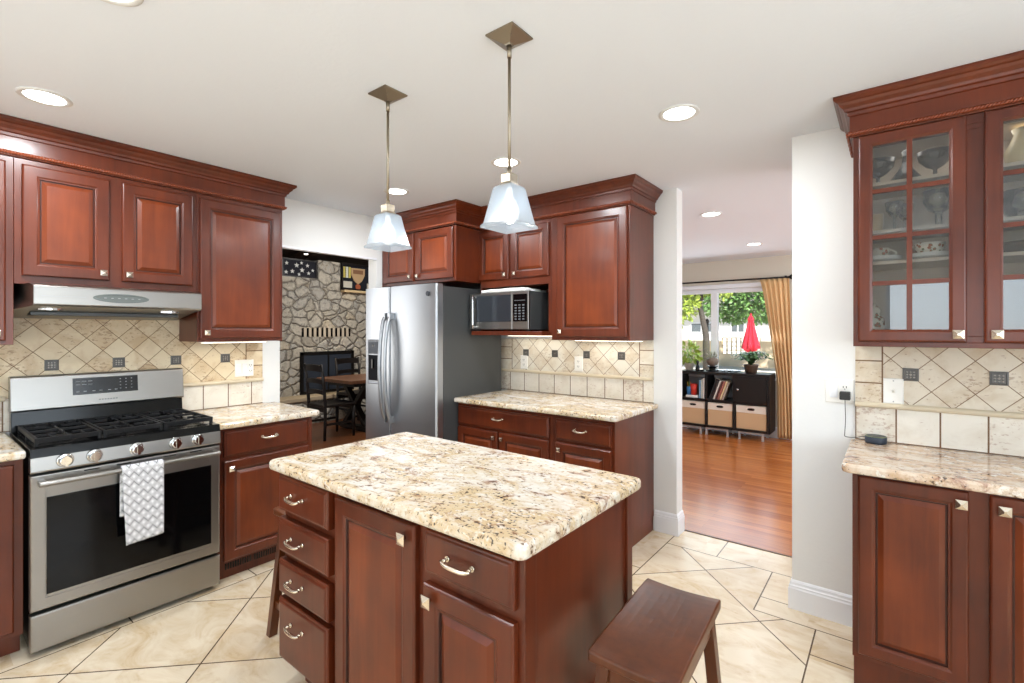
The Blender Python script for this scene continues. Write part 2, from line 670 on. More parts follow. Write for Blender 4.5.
def tag(o, label, cat, group=None, kind=None):
    o['label'] = label
    o['category'] = cat
    if group: o['group'] = group
    if kind: o['kind'] = kind
    return o


def thing(name, label, cat, loc=(0, 0, 0), rz=0.0, group=None):
    o = bpy.data.objects.new(name, None)
    o.empty_display_size = .05
    o.location = loc
    o.rotation_euler = (0, 0, rz)
    C.objects.link(o)
    return tag(o, label, cat, group)


def struct(o):
    o['kind'] = 'structure'
    return o


def dup(o, parent=None):
    c = o.copy()
    C.objects.link(c)
    if parent is not None:
        c.parent = parent
    for ch in list(o.children):
        dup(ch, c)
    return c


def offset_path(path, o, closed=False):
    """miter offset of a 2D polyline to its right-hand side by o"""
    n = len(path)
    out = []
    for i in range(n):
        p = Vector(path[i])
        d0 = d1 = None
        if closed or i > 0:
            d0 = (p - Vector(path[i - 1])).normalized()
        if closed or i < n - 1:
            d1 = (Vector(path[(i + 1) % n]) - p).normalized()
        if d0 is None: d0 = d1
        if d1 is None: d1 = d0
        n0 = Vector((d0.y, -d0.x)); n1 = Vector((d1.y, -d1.x))
        b = n0 + n1
        b.normalize()
        k = o / max(.3, b.dot(n0))
        out.append((p.x + b.x * k, p.y + b.y * k))
    return out


def sweep(mb, path, prof, mi=0):
    """profile (offset, z) swept along a plan polyline with mitred corners"""
    cols = [offset_path(path, o) for o, z in prof]
    rings = []
    for i in range(len(path)):
        rings.append([(cols[k][i][0], cols[k][i][1], prof[k][1]) for k in range(len(prof))])
    return mb.rings(rings, mi)


def rounded(poly, r, n=5):
    out = []
    K = len(poly)
    rs = r if isinstance(r, (list, tuple)) else [r] * K
    for i in range(K):
        p = Vector(poly[i]); a = Vector(poly[i - 1]); b = Vector(poly[(i + 1) % K])
        rr = rs[i]
        if rr <= 0:
            out.append(tuple(p)); continue
        u = (a - p).normalized(); v = (b - p).normalized()
        for k in range(n + 1):
            t = k / n
            q = p + u * rr * (1 - t) ** 2 + v * rr * t ** 2
            out.append((q.x, q.y))
    return out


def slab(mb, poly, z0, z1, e=.01, mi=0):
    """poly counter-clockwise, eased edges"""
    ins = lambda k: [(x, y) for x, y in offset_path(poly, -k, True)]
    pr = [(e, z0), (e * .3, z0 + e * .3), (0, z0 + e), (0, z1 - e), (e * .3, z1 - e * .3), (e, z1)]
    return mb.rings([[(x, y, z) for x, y in ins(k)] for k, z in pr], mi, smooth=False)


def rect_rings(mb, x0, x1, z0, z1, prof, mi=0, cap0=True):
    """rectangular moulded front facing -y: prof is a list of (inset, y)"""
    rs = []
    for i, y in prof:
        rs.append([(x0 + i, y, z0 + i), (x1 - i, y, z0 + i), (x1 - i, y, z1 - i), (x0 + i, y, z1 - i)])
    return mb.rings(rs, mi, cap0=cap0)


# ------------------------------------------------------------------ cabinet fronts and hardware (fronts face local -y)
def make_pull(parent, x, y, z, wd=.096):
    mb = MB()
    h = wd / 2
    for sx in (-1, 1):
        mb.tube([(x + sx * h * .86, y, z), (x + sx * h * .86, y - .006, z)], .008, 10)
        mb.tube([(x + sx * h * .86, y - .004, z), (x + sx * h * .86, y - .022, z)], .0045, 8)
    pts, rr = [], []
    for k in range(13):
        t = -1 + k / 6
        pts.append((x + t * h, y - .022 - .008 * (1 - t ** 4), z - .006 * (1 - t ** 4)))
        rr.append(.0040 + .0030 * (1 - t * t))
    mb.tube(pts, rr, 8)
    return mb.build('pull', NICKEL, parent)


def make_knob(parent, x, y, z, s=.03):
    mb = MB()
    mb.tube([(x, y, z), (x, y - .014, z)], .006, 8)
    h = s / 2
    def q(k, yy): return [(x - k, yy, z - k), (x + k, yy, z - k), (x + k, yy, z + k), (x - k, yy, z + k)]
    mb.rings([q(h * .7, y - .012), q(h, y - .016), q(h, y - .019), q(h * .2, y - .027)])
    return mb.build('knob', NICKEL, parent)


def make_door(parent, x0, x1, z0, z1, y, knob=None, stile=.062, t=.02, name='door', ks=.03):
    mb = MB()
    prof = [(0, y), (0, y - t + .006), (.003, y - t + .002), (.007, y - t), (stile - .012, y - t), (stile - .006, y - t + .004),
            (stile, y - t + .005), (stile + .003, y - t + .011), (stile + .007, y - t + .011), (stile + .022, y - t + .0035), (stile + .025, y - t + .002)]
    rect_rings(mb, x0, x1, z0, z1, prof)
    # faces: four per step, then the two caps
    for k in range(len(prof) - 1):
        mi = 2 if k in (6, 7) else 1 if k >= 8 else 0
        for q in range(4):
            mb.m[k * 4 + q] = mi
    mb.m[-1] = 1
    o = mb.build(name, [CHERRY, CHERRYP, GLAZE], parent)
    if knob:
        make_knob(o, knob[0], y - t, knob[1], ks)
    return o


def make_drawer(parent, x0, x1, z0, z1, y, pull=None, t=.02, pw=.096):
    mb = MB()
    rect_rings(mb, x0, x1, z0, z1, [(0, y), (0, y - t + .010), (.003, y - t + .006), (.008, y - t + .005), (.012, y - t + .001), (.016, y - t)])
    o = mb.build('drawer', CHERRY, parent)
    if pull:
        make_pull(o, pull[0], y - t, pull[1], pw)
    return o


def base_body(parent, x0, x1, depth, top=.875, toe=.10, recess=.07, side=True):
    mb = MB()
    mb.box(x0, x1, -depth, -.004, toe, top)
    mb.box(x0 + .002, x1 - .002, -depth + recess, -.01, 0, toe)
    return mb.build('carcass', CHERRY, parent, bevel=.0015)


# ================================================================== SETTING
CEIL = 2.445
WX = -3.612            # kitchen wall that carries the range (faces +x)
FY = 3.39              # wall that carries the fridge run (faces -y)
RY = 2.88              # wall that carries the glass cabinets (faces -y)

mb = MB().box(-3.73, 2.36, -1.75, 3.517, -.08, 0)
struct(mb.build('floor', mat_floor()))
mb = MB().box(-3.73, 2.36, 3.517, 7.45, -.08, 0)
struct(mb.build('floor_hall', HARDWOOD))
mb = MB().box(-8.4, -3.73, .9, 7.45, -.08, 0)
struct(mb.build('floor_den', DENWOOD))
mb = MB().box(-3.73, 2.36, -1.75, 7.45, CEIL, CEIL + .12)
struct(mb.build('ceiling', CEILPAINT))
# range wall with the opening to the den
mb = MB()
mb.box(-3.73, WX, -1.75, 1.775, 0, CEIL)
mb.box(-3.73, WX, 1.775, 2.64, 2.08, CEIL)
mb.box(-3.73, WX, 2.64, 7.45, 0, CEIL)
struct(mb.build('wall_left', WALLPAINT))
mb = MB().box(WX, -1.195, FY, 3.505, 0, CEIL)
struct(mb.build('wall_back', WALLPAINT))
mb = MB().box(-.412, 2.36, RY, 3.505, 0, CEIL)
struct(mb.build('wall_right', WALLPAINT))
# side wall with unseen window openings added for the side and hall light
mb = MB()
mb.box(2.36, 2.48, -1.75, -.5, 0, CEIL); mb.box(2.36, 2.48, 1.7, 4.1, 0, CEIL); mb.box(2.36, 2.48, 6.7, 7.45, 0, CEIL)
mb.box(2.36, 2.48, -.5, 1.7, 0, .85); mb.box(2.36, 2.48, -.5, 1.7, 2.05, CEIL)
mb.box(2.36, 2.48, 4.1, 6.7, 0, .6); mb.box(2.36, 2.48, 4.1, 6.7, 2.2, CEIL)
struct(mb.build('wall_side', WALLPAINT))
# rear wall behind the camera: window opening, and a patio door opening added for light
mb = MB()
mb.box(-3.73, -2.95, -1.87, -1.75, 0, CEIL)
mb.box(-2.95, -.85, -1.87, -1.75, 2.08, CEIL)
mb.box(-.85, -.1, -1.87, -1.75, 0, CEIL)
mb.box(-.1, 1.65, -1.87, -1.75, 0, 1.0)
mb.box(-.1, 1.65, -1.87, -1.75, 2.0, CEIL)
mb.box(1.65, 2.48, -1.87, -1.75, 0, CEIL)
struct(mb.build('wall_rear', WALLPAINT))
# far wall of the hall room with its window opening
FARY = 7.32
WL, WRt, WB, WT = -3.1, -1.18, .80, 2.045
mb = MB()
mb.box(-3.73, WL, FARY, FARY + .13, 0, CEIL)
mb.box(WL, WRt, FARY, FARY + .13, 0, WB)
mb.box(WL, WRt, FARY, FARY + .13, WT, CEIL)
mb.box(WRt, 2.48, FARY, FARY + .13, 0, CEIL)
struct(mb.build('wall_far', HALLPAINT))
# den shell
mb = MB()
mb.box(-8.5, -8.38, .9, 7.45, 0, 3.4); mb.box(-8.4, -3.73, 7.33, 7.45, 0, 3.4); 
mb.box(-8.4, -6.6, .78, .9, 0, 3.4); mb.box(-4.2, -3.73, .78, .9, 0, 3.4); mb.box(-6.6, -4.2, .78, .9, 2.3, 3.4); mb.box(-6.6, -4.2, .78, .9, 0, .7)
mb.box(-3.74, -3.73, .9, 7.33, CEIL, 3.4)
struct(mb.build('wall_den', DENPAINT))
mb = MB()
mb.hexa([(-8.5, .78, 2.72), (-3.73, .78, 3.2), (-3.73, 7.45, 3.2), (-8.5, 7.45, 2.72)], [(-8.5, .78, 3.0), (-3.73, .78, 3.46), (-3.73, 7.45, 3.44), (-8.5, 7.45, 3.0)])
struct(mb.build('ceiling_den', DARKCEIL))
mb = MB()
mb.hexa([(-8.4, 4.25, 2.60), (-3.75, 4.25, 2.98), (-3.75, 4.45, 2.98), (-8.4, 4.45, 2.60)], [(-8.4, 4.25, 2.88), (-3.75, 4.25, 3.3), (-3.75, 4.45, 3.3), (-8.4, 4.45, 2.88)])
struct(mb.build('ceiling_den_beam', DARKCEIL))

# baseboards
BB = [(0, 0), (.016, 0), (.016, .105), (.013, .112), (.013, .12), (.009, .126), (.008, .138), (.003, .146), (0, .148)]
mb = MB(); sweep(mb, [(-1.35, FY), (-1.195, FY), (-1.195, 3.505)], BB)
struct(mb.build('baseboard_back', TRIMWHITE))
mb = MB(); sweep(mb, [(-.412, 3.505), (-.412, RY), (-.13, RY)], BB)
struct(mb.build('baseboard_right', TRIMWHITE))
mb = MB(); sweep(mb, [(-3.6, FARY), (2.3, FARY)], BB)
struct(mb.build('baseboard_far', TRIMWHITE))
# casing of the den opening (thin painted stop at the head)
mb = MB().box(WX - .02, WX + .004, 1.775, 2.64, 2.068, 2.085)
struct(mb.build('trim_1', TRIMWHITE))
# threshold strip between tile and hardwood
mb = MB().box(-1.19, -.43, 3.509, 3.525, 0, .004)
struct(mb.build('trim_2', flat('threshold_metal', srgb(96, 66, 42), .4)))

# far window (sliding, two panes)
win = MB()
fy0, fy1 = FARY + .02, FARY + .10
win.box(WL, WRt, fy0, fy1, WB, WB + .05); win.box(WL, WRt, fy0, fy1, WT - .06, WT)
win.box(WL, WL + .05, fy0, fy1, WB, WT); win.box(WRt - .05, WRt, fy0, fy1, WB, WT)
win.box(-2.085, -1.995, fy0 - .005, fy1, WB + .04, WT - .05)
w1 = struct(win.build('window_1', TRIMWHITE, bevel=.004))
MB().box(WL + .03, -2.06, FARY + .055, FARY + .06, WB + .03, WT - .03).build('pane', PANE, w1)
MB().box(-2.06, WRt - .03, FARY + .07, FARY + .075, WB + .03, WT - .03).build('pane', PANE, w1)
MB().box(WL - .02, WRt + .02, FARY - .05, FARY + .03, WB - .03, WB).build('sill', TRIMWHITE, w1, bevel=.004)
MB().box(WL - .05, WRt + .05, FARY - .014, FARY + .02, WT, WT + .06).build('casing', TRIMWHITE, w1, bevel=.004)
# rear window, and an unseen patio door added to bring in light
win = MB()
for a, b_, z0, z1 in ((-.1, -.06, 1.0, 2.0), (1.61, 1.65, 1.0, 2.0), (.76, .80, 1.0, 2.0)):
    win.box(a, b_, -1.85, -1.78, z0, z1)
win.box(-.1, 1.65, -1.85, -1.78, 1.0, 1.04); win.box(-.1, 1.65, -1.85, -1.78, 1.96, 2.0)
struct(win.build('window_2', TRIMWHITE))
win = MB()
for a, b_ in ((-2.95, -2.89), (-1.93, -1.87), (-.91, -.85)):
    win.box(a, b_, -1.85, -1.78, 0, 2.08)
win.box(-2.95, -.85, -1.85, -1.78, 0, .06); win.box(-2.95, -.85, -1.85, -1.78, 2.02, 2.08)
struct(win.build('door_1', TRIMWHITE))
win = MB()
for a, b_ in ((-.5, -.45), (.58, .62), (1.65, 1.7)):
    win.box(2.38, 2.45, a, b_, .85, 2.05)
win.box(2.38, 2.45, -.5, 1.7, .85, .9); win.box(2.38, 2.45, -.5, 1.7, 2.0, 2.05)
struct(win.build('added_window', TRIMWHITE))  # window added out of view to carry the side fill


# ================================================================== CROWN MOULDINGS
CROWN = [(0.0006, 2.2725), (.010, 2.2725), (.012, 2.276), (.012, 2.362), (.019, 2.365), (.021, 2.378), (.030, 2.382), (.034, 2.393), (.046, 2.405), (.052, 2.416),
         (.059, 2.420), (.068, 2.430), (.068, 2.443), (.0006, 2.443)]


def rope_bead(mb, path, o, z, r=.0046, pitch=.022):
    pts = offset_path(path, o)
    for i in range(len(pts) - 1):
        a = Vector((*pts[i], z)); b = Vector((*pts[i + 1], z))
        L = (b - a).length
        d = (b - a).normalized()
        nrm = Vector((d.y, -d.x, 0))
        n = max(4, int(L / pitch * 7))
        for ph in (0, PI):
            mb.tube([a + d * (L * k / n) + (nrm * math.cos(2 * PI * L * k / n / pitch + ph) + Vector((0, 0, 1)) * math.sin(2 * PI * L * k / n / pitch + ph)) * r for k in range(n + 1)], r * 1.15, 5)


def crown(label, path, group=None):
    loc = (path[0][0], path[0][1], 2.2725)
    t = thing('crown_molding', label, 'molding', loc)
    mb = MB(); sweep(mb, path, CROWN)
    mb.build('cornice', CHERRY, t, world=True)
    mb = MB(); rope_bead(mb, path, .017, 2.287)
    mb.build('rope_bead', ROPEWOOD, t, world=True)
    return t


# right-hand side of the travel direction faces the room
crown('cherry crown molding with rope bead along the tops of the cabinets above the range', [(WX + .305, -.62), (WX + .305, 1.643), (WX + .01, 1.643)][::-1][::-1] if False else [(WX + .305, -.62), (WX + .305, 1.643), (WX + .01, 1.643)])
crown('stepped cherry crown molding over the refrigerator and microwave cabinets', [(-3.60, 2.70), (-2.68, 2.70), (-2.68, 2.985), (-1.36, 2.985), (-1.36, 3.385)])
crown('cherry crown molding with rope bead over the glass door cabinet', [(-.135, 2.876), (-.135, 2.56), (.66, 2.56)])


# ================================================================== RANGE WALL UPPERS (local x = world +y, local -y = world +x)
Q = R(90)
D = .305
t = thing('wall_cabinet', 'cherry wall cabinet at the picture edge beside the range hood, mostly out of view', 'cabinet', (WX, -.06, 1.372), Q)
MB().box(-.5, .405, -D, -.004, 0, .9).build('carcass', CHERRY, t, bevel=.0015)
make_door(t, -.05, .378, .02, .872, -D, (.345, .055))

t = thing('wall_cabinet', 'short cherry two-door wall cabinet above the stainless range hood', 'cabinet', (WX, .346, 1.666), Q)
MB().box(0, .775, -D, -.004, 0, .605).build('carcass', CHERRY, t, bevel=.0015)
make_door(t, .026, .358, .041, .578, -D, (.330, .078))
make_door(t, .411, .750, .041, .578, -D, (.440, .078))

t = thing('wall_cabinet', 'tall cherry single-door wall cabinet between the range hood and the den opening', 'cabinet', (WX, 1.122, 1.372), Q)
MB().box(0, .52, -D, -.004, 0, .9).build('carcass', CHERRY, t, bevel=.0015)
make_door(t, .012, .502, .02, .872, -D, (.045, .056))
t = thing('under_cabinet_light', 'slim lit strip light under the tall cabinet beside the range hood', 'light', (WX, 1.14, 1.362), Q)
MB().box(.03, .42, -.27, -.19, .003, .0097).build('housing', WHITE, t, bevel=.002)
MB().box(.04, .41, -.262, -.2, .0, .0032).build('lens', WARMLENS, t)
lamp('strip_glow', 'AREA', (WX + .23, 1.36, 1.345), .7, (1, .93, .8), (0, 0, 0), .06, .36)

# range wall base cabinets
BD = .592
t = thing('base_cabinet', 'cherry base cabinet at the picture edge, beside the range with the granite end', 'cabinet', (WX, -.6, 0), Q)
base_body(t, 0, .945, BD, toe=.10)
make_door(t, .50, .915, .125, .855, -BD, None)
d = [c for c in t.children if c.name.startswith('door')][0]
make_pull(d, .80, -BD - .02, .80)
t = thing('base_cabinet', 'cherry base cabinet with one drawer over one door, between range and den opening', 'cabinet', (WX, 1.122, 0), Q)
base_body(t, 0, .575, BD, toe=.10, recess=.035)
make_drawer(t, .035, .545, .712, .862, -BD, (.287, .80))
make_door(t, .035, .545, .115, .692, -BD, (.07, .645))
v = MB()
for a in list(range(0, 11)) + list(range(12, 23)):
    v.box(.045 + a * .0135, .053 + a * .0135, -BD - .0015, -BD + .001, .062, .098)
v.build('vent', BLACK, t)


def worktop(label, poly, radii, z0=.878, z1=.915, mat=None):
    cx = sum(p[0] for p in poly) / len(poly); cy = sum(p[1] for p in poly) / len(poly)
    mb = MB()
    slab(mb, rounded([(x - cx, y - cy) for x, y in poly], radii), 0, z1 - z0, .011)
    o = mb.build('worktop', mat or GRANITE)
    o.location = (cx, cy, z0)
    return tag(o, label, 'worktop')


worktop('cream granite worktop on the drawer cabinet between range and den opening', [(WX + .002, 1.120), (-2.978, 1.120), (-2.978, 1.738), (WX + .002, 1.738)], [0, .008, .03, .01])
worktop('cream granite worktop end at the picture edge beside the range', [(WX + .002, -.62), (-2.978, -.62), (-2.978, .350), (WX + .002, .350)], [0, .01, .008, 0])
worktop('cream granite worktop under the tile splash beside the refrigerator', [(-2.714, 2.705), (-1.325, 2.712), (-1.325, FY - .002), (-2.714, FY - .002)], [.012, .03, .01, 0])
worktop('speckled cream granite island worktop with rounded corners', [(-2.0, .93), (-.70, .93), (-.70, 1.648), (-2.0, 1.648)], .03, .876, .915)
worktop('granite worktop with a maroon veined end under the glass door cabinet', [(-.162, 2.312), (.80, 2.312), (.80, RY - .002), (-.162, RY - .002)], [.03, 0, 0, .01], mat=GRANITE2)


# ================================================================== BACKSPLASHES
def accent(parent, x, y, z, s=.029):
    mb = MB()
    def q(k, yy): return [(x - k, yy, z - k), (x + k, yy, z - k), (x + k, yy, z + k), (x - k, yy, z + k)]
    mb.rings([q(s, y), q(s, y - .004), q(s * .8, y - .005), q(s * .74, y - .003)], 0)
    for i in (-1, 0, 1):
        for j in (-1, 0, 1):
            cx, cz, r = x + i * s * .42, z + j * s * .42, s * .15
            if i == 0 and j == 0: r = s * .22
            mb.rings([[(cx - r, y - .003, cz), (cx, y - .003, cz - r), (cx + r, y - .003, cz), (cx, y - .003, cz + r)], [(cx - r * .6, y - .006, cz), (cx, y - .006, cz - r * .6), (cx + r * .6, y - .006, cz), (cx, y - .006, cz + r * .6)]], 1)
    return mb.build('accent_tile', [DARKACC, PALEACC], parent)


DARKACC = flat('pewter_accent', srgb(96, 94, 92), .4, .5)
PALEACC = flat('pewter_accent_relief', srgb(158, 152, 144), .4, .6)
LEDGE = flat('travertine_ledge', srgb(208, 194, 168), .45)


def splash(label, loc, rz, x0, x1, panels, mat, accents, za, ledges, ly=-.008):
    t = thing('tile_backsplash', label, 'backsplash', loc, rz)
    mb = MB()
    for a, b_, z0, z1 in panels:
        mb.box(a, b_, -.008, -.0005, z0, z1)
    mb.build('tile_field', mat, t)
    for a in accents:
        accent(t, a, -.008, za)
    prof = [(0, 1.074), (.010, 1.075), (.016, 1.080), (.018, 1.087), (.016, 1.094), (.010, 1.099), (0, 1.100)]
    for a, b_ in ledges:
        MB().prism([(-.008 - o, z) for o, z in prof], a, b_, 'x').build('ledge', LEDGE, t)
    return t


m = mat_splash('range_splash_tile', .5215, 1.252, .1455, [(1.531, 1.9)], sq=.154, sq0=1.106, base=(222, 206, 176), dark=(198, 172, 136))
splash('diamond-set travertine backsplash with pewter accents behind the range', (WX, 0, 0), Q, -.6, 1.645,
       [(-.6, 1.645, .9152, 1.372), (.346, 1.122, 1.372, 1.52)], m, [-.060, .2305, .5215, .8125, 1.1035, 1.3945], 1.252, [(-.6, .345), (1.12, 1.645)])
m = mat_splash('fridge_splash_tile', -2.505 - 0, 1.25, .1492, [(-2.80, -2.66), (-1.466, -1.3)], sq=.155, sq0=-2.679)
splash('pale travertine backsplash on the wall beside the refrigerator', (0, FY, 0), 0, -2.72, -1.36,
       [(-2.80, -1.36, .9152, 1.371)], m, [-2.505, -2.2066, -1.9082, -1.6098], 1.25, [(-2.80, -1.362)])
m = mat_splash('cabinet_splash_tile', .064, 1.236, .1437, [(-.3, -.039)], sq=.154, sq0=.012, base=(218, 208, 190), dark=(196, 178, 152))
splash('travertine backsplash with pewter accents under the glass door cabinet', (0, RY, 0), 0, -.143, .8,
       [(-.143, .80, .9152, 1.371)], m, [.064, .3514, .6388], 1.238, [(-.143, .80)])


# ================================================================== FRIDGE WALL UPPERS (face -y)
t = thing('wall_cabinet', 'deep cherry two-door cabinet above the refrigerator', 'cabinet', (WX, FY, 1.832), 0)
MB().box(.002, .932, -.69, -.004, 0, .435).build('carcass', CHERRY, t, bevel=.0015)
make_door(t, .042, .440, .025, .428, -.69, (.405, .062))
make_door(t, .468, .906, .025, .428, -.69, (.503, .062))

t = thing('wall_cabinet', 'cherry two-door cabinet with the open microwave niche', 'cabinet', (-2.679, FY, 1.405), 0)
b_ = MB()
D2 = .405
wd = .704
b_.box(0, wd, -D2, -.004, .385, .865)             # closed box above
b_.box(0, .018, -D2, -.004, 0, .39)               # side
b_.box(wd - .03, wd, -D2, -.004, 0, .39)
b_.box(.0, wd, -.012, -.004, 0, .39)              # back
b_.build('carcass', CHERRY, t, bevel=.0015)
MB().box(.0, wd - .012, -D2 - .112, -.012, 0, .032).build('shelf', CHERRY, t, bevel=.003)
make_door(t, -.012 + .005, .305, .445, .838, -D2, (.272, .48), .055)
make_door(t, .336, .684, .445, .838, -D2, (.37, .48), .055)

t = thing('wall_cabinet', 'tall cherry single-door wall cabinet beside the microwave niche', 'cabinet', (-1.975, FY, 1.372), 0)
MB().box(.0005, .615, -D2, -.004, 0, .9).build('carcass', CHERRY, t, bevel=.0015)
make_door(t, .052, .600, .025, .895, -D2, (.048 + .038, .062), .066)
t = thing('under_cabinet_light', 'slim lit strip light under the tall cabinet beside the microwave niche', 'light', (-1.98, FY, 1.362), 0)
MB().box(.04, .58, -.16, -.08, .003, .0097).build('housing', WHITE, t, bevel=.002)
MB().box(.05, .57, -.152, -.09, .0, .0032).build('lens', WARMLENS, t)
lamp('strip_glow', 'AREA', (-1.68, FY - .13, 1.345), .55, (1, .98, .94), (0, 0, 0), .5, .06)
t = thing('under_cabinet_light', 'slim strip light under the microwave niche shelf', 'light', (-2.66, FY, 1.395), 0)
MB().box(.06, .64, -.16, -.08, .003, .0097).build('housing', WHITE, t, bevel=.002)
MB().box(.07, .63, -.152, -.09, .0, .0032).build('lens', WARMLENS, t)
lamp('strip_glow', 'AREA', (-2.32, FY - .13, 1.378), .4, (1, .98, .94), (0, 0, 0), .5, .06)

# base units
D3 = .628
t = thing('base_cabinet', 'wide cherry base cabinet with one drawer over two doors beside the refrigerator', 'cabinet', (-2.714, FY, 0), 0)
base_body(t, 0, .897, D3)
make_drawer(t, .006, .870, .706, .848, -D3, (.425, .79))
make_door(t, .006, .412, .125, .688, -D3, (.385, .645))
make_door(t, .430, .866, .125, .688, -D3, (.462, .645))
t = thing('base_cabinet', 'narrow cherry base cabinet ending the run beside the white pillar', 'cabinet', (-1.816, FY, 0), 0)
base_body(t, 0, .457, D3)
make_drawer(t, .028, .440, .710, .848, -D3, (.222, .79))
make_door(t, .028, .440, .125, .690, -D3, (.062, .645))


# ================================================================== ISLAND
t = thing('kitchen_island', 'cherry island cabinet with drawer stack and doors under the granite slab', 'island', (-1.34, 1.29, 0), 0)
IY = .978        # carcass front
b_ = MB()
b_.box(-1.945, -.735, IY, 1.60, .10, .876)
b_.box(-1.90, -.80, IY + .06, 1.56, 0, .10)
b_.build('carcass', CHERRY, t, bevel=.002, world=True)
b_ = MB()
b_.box(-.737, -.728, IY, IY + .05, .02, .875); b_.box(-.737, -.722, 1.565, 1.605, .02, .875); b_.box(-.738, -.731, IY + .05, 1.565, .02, .875)
b_.build('end_panel', CHERRY, t, bevel=.002, world=True)


def wdr(x0, x1, z0, z1, y, pull, pw=.1, tk=.022):
    mb = MB()
    rect_rings(mb, x0, x1, z0, z1, [(0, y), (0, y - tk + .010), (.003, y - tk + .006), (.008, y - tk + .005), (.012, y - tk + .001), (.016, y - tk)])
    M = Matrix.Translation(-t.location)
    mb.rot(M)
    o = mb.build('drawer', CHERRY, t)
    make_pull(o, pull[0] - t.location.x, y - tk - t.location.y, pull[1], pw)


for z0, z1, zp in ((.722, .862, .797), (.556, .690, .63), (.392, .525, .468), (.13, .370, .298)):
    wdr(-1.943, -1.588, z0, z1, IY, (-1.79, zp), .1, .032)
wdr(-1.085, -.752, .728, .857, IY, (-.933, .800), .11)
lx, ly = t.location.x, t.location.y
make_door(t, -1.552 - lx, -1.126 - lx, .13, .852, IY - ly, (-1.168 - lx, .809), .064, .022, ks=.036)
make_door(t, -1.088 - lx, -.750 - lx, .13, .697, IY - ly, (-1.056 - lx, .658), .064, .022, ks=.036)


# ================================================================== RIGHT RUN
t = thing('base_cabinet', 'cherry two-door base cabinet under the glass door cabinet', 'cabinet', (-.127, RY, 0), 0)
RD = .522
base_body(t, 0, .92, RD, toe=.145, recess=.05)
make_door(t, .019, .338, .168, .868, -RD, (.317, .825), .055, ks=.033)
make_door(t, .391, .71, .168, .868, -RD, (.426, .825), .055, ks=.033)

t = thing('glass_door_cabinet', 'cherry wall cabinet with eight-pane glass doors full of glassware', 'cabinet', (-.135, RY, 1.372), 0)
UD = .32
UW = .795
b_ = MB()
b_.box(0, .018, -UD, -.004, 0, .9); b_.box(UW - .018, UW, -UD, -.004, 0, .9)
b_.box(.018, UW - .018, -UD, -.004, 0, .02); b_.box(.018, UW - .018, -UD, -.004, .865, .9)
b_.box(.0182, .045, -UD, -UD + .018, .0452, .8448); b_.box(UW - .045, UW - .0182, -UD, -UD + .018, .0452, .8448)
b_.box(.35, .415, -UD, -UD + .018, .0452, .8448)
b_.box(.0182, UW - .0182, -UD, -UD + .018, .0202, .045); b_.box(.0182, UW - .0182, -UD, -UD + .018, .845, .8648)
b_.build('carcass', CHERRY, t, bevel=.0012)
b_ = MB()
b_.box(.018, UW - .018, -.012, -.0045, .02, .865); b_.box(.0182, .022, -UD + .02, -.012, .02, .865); b_.box(UW - .022, UW - .0182, -UD + .02, -.012, .02, .865)
b_.box(.022, UW - .022, -UD + .02, -.012, .0202, .024); b_.box(.022, UW - .022, -UD + .02, -.012, .861, .8648)
b_.build('lining', LINING, t)
SHELVES = (.363, .496, .700)
for z in SHELVES:
    MB().box(.0225, UW - .0225, -UD + .03, -.0125, z - .014, z).build('shelf', LINING, t, bevel=.001)


def glass_door(x0, x1, kx):
    z0, z1, y, tk = .022, .896, -UD, .02
    s = .05
    mb = MB()
    prof = [(0, y), (0, y - tk + .006), (.003, y - tk + .002), (.007, y - tk), (s - .01, y - tk), (s - .004, y - tk + .004), (s, y - tk + .006), (s, y)]
    rect_rings(mb, x0, x1, z0, z1, prof, cap0=False)
    # close the back as a ring: last loop to first
    mb.f = mb.f[:-1]; mb.m = mb.m[:-1]; mb.sm = mb.sm[:-1]
    o0 = 0; o1 = (len(prof) - 1) * 4
    for i in range(4):
        j = (i + 1) % 4
        mb.f.append((o1 + i, o1 + j, o0 + j, o0 + i)); mb.m.append(0); mb.sm.append(False)
    gx0, gx1, gz0, gz1 = x0 + s, x1 - s, z0 + s, z1 - s
    cx = (gx0 + gx1) / 2
    mb.box(cx - .009, cx + .009, y - tk + .004, y - .004, gz0 - .002, gz1 + .002)
    for k in (1, 2, 3):
        z = gz0 + (gz1 - gz0) * k / 4
        mb.box(gx0 - .002, cx - .0092, y - tk + .004, y - .004, z - .009, z + .009); mb.box(cx + .0092, gx1 + .002, y - tk + .004, y - .004, z - .009, z + .009)
    d = mb.build('door', CHERRY, t)
    MB().box(gx0 - .003, gx1 + .003, y - .0085, y - .0055, gz0 - .003, gz1 + .003).build('glass', CABGLASS, d)
    make_knob(d, kx, y - tk, .053, .033)


glass_door(.018, .358, .333)
glass_door(.408, .748, .440)
lamp('cabinet_glow', 'AREA', (.25, 2.72, 2.232), .5, (1, .95, .88), (0, 0, 0), .6, .1)


# ================================================================== RANGE HOOD (local x = world +y)
t = thing('range_hood', 'stainless steel under-cabinet range hood above the range', 'range hood', (WX, .348, 1.505), Q)
HW = .745
prof = [(-.0085, .160), (-.43, .160), (-.474, .148), (-.477, .140), (-.477, .060), (-.470, .052), (-.30, .036), (-.05, .0), (-.0085, .0)]
def hood_x(y): return .046 * max(0.0, (-y - .30) / .177)
b_ = MB()
b_.rings([[(-.002 + hood_x(y), y, z) for y, z in prof], [(HW + .004 - .2 * hood_x(y), y, z) for y, z in prof]])
b_.build('hood_body', STEEL, t, bevel=.002)
ring = lambda a, b, y, n=28: [(.372 + a * math.cos(2 * PI * k / n), y, .100 + b * math.sin(2 * PI * k / n)) for k in range(n)]
b_ = MB()
b_.rings([ring(.116, .023, -.4765), ring(.116, .023, -.480), ring(.108, .017, -.4805), ring(.106, .016, -.479)], 0, cap0=False)
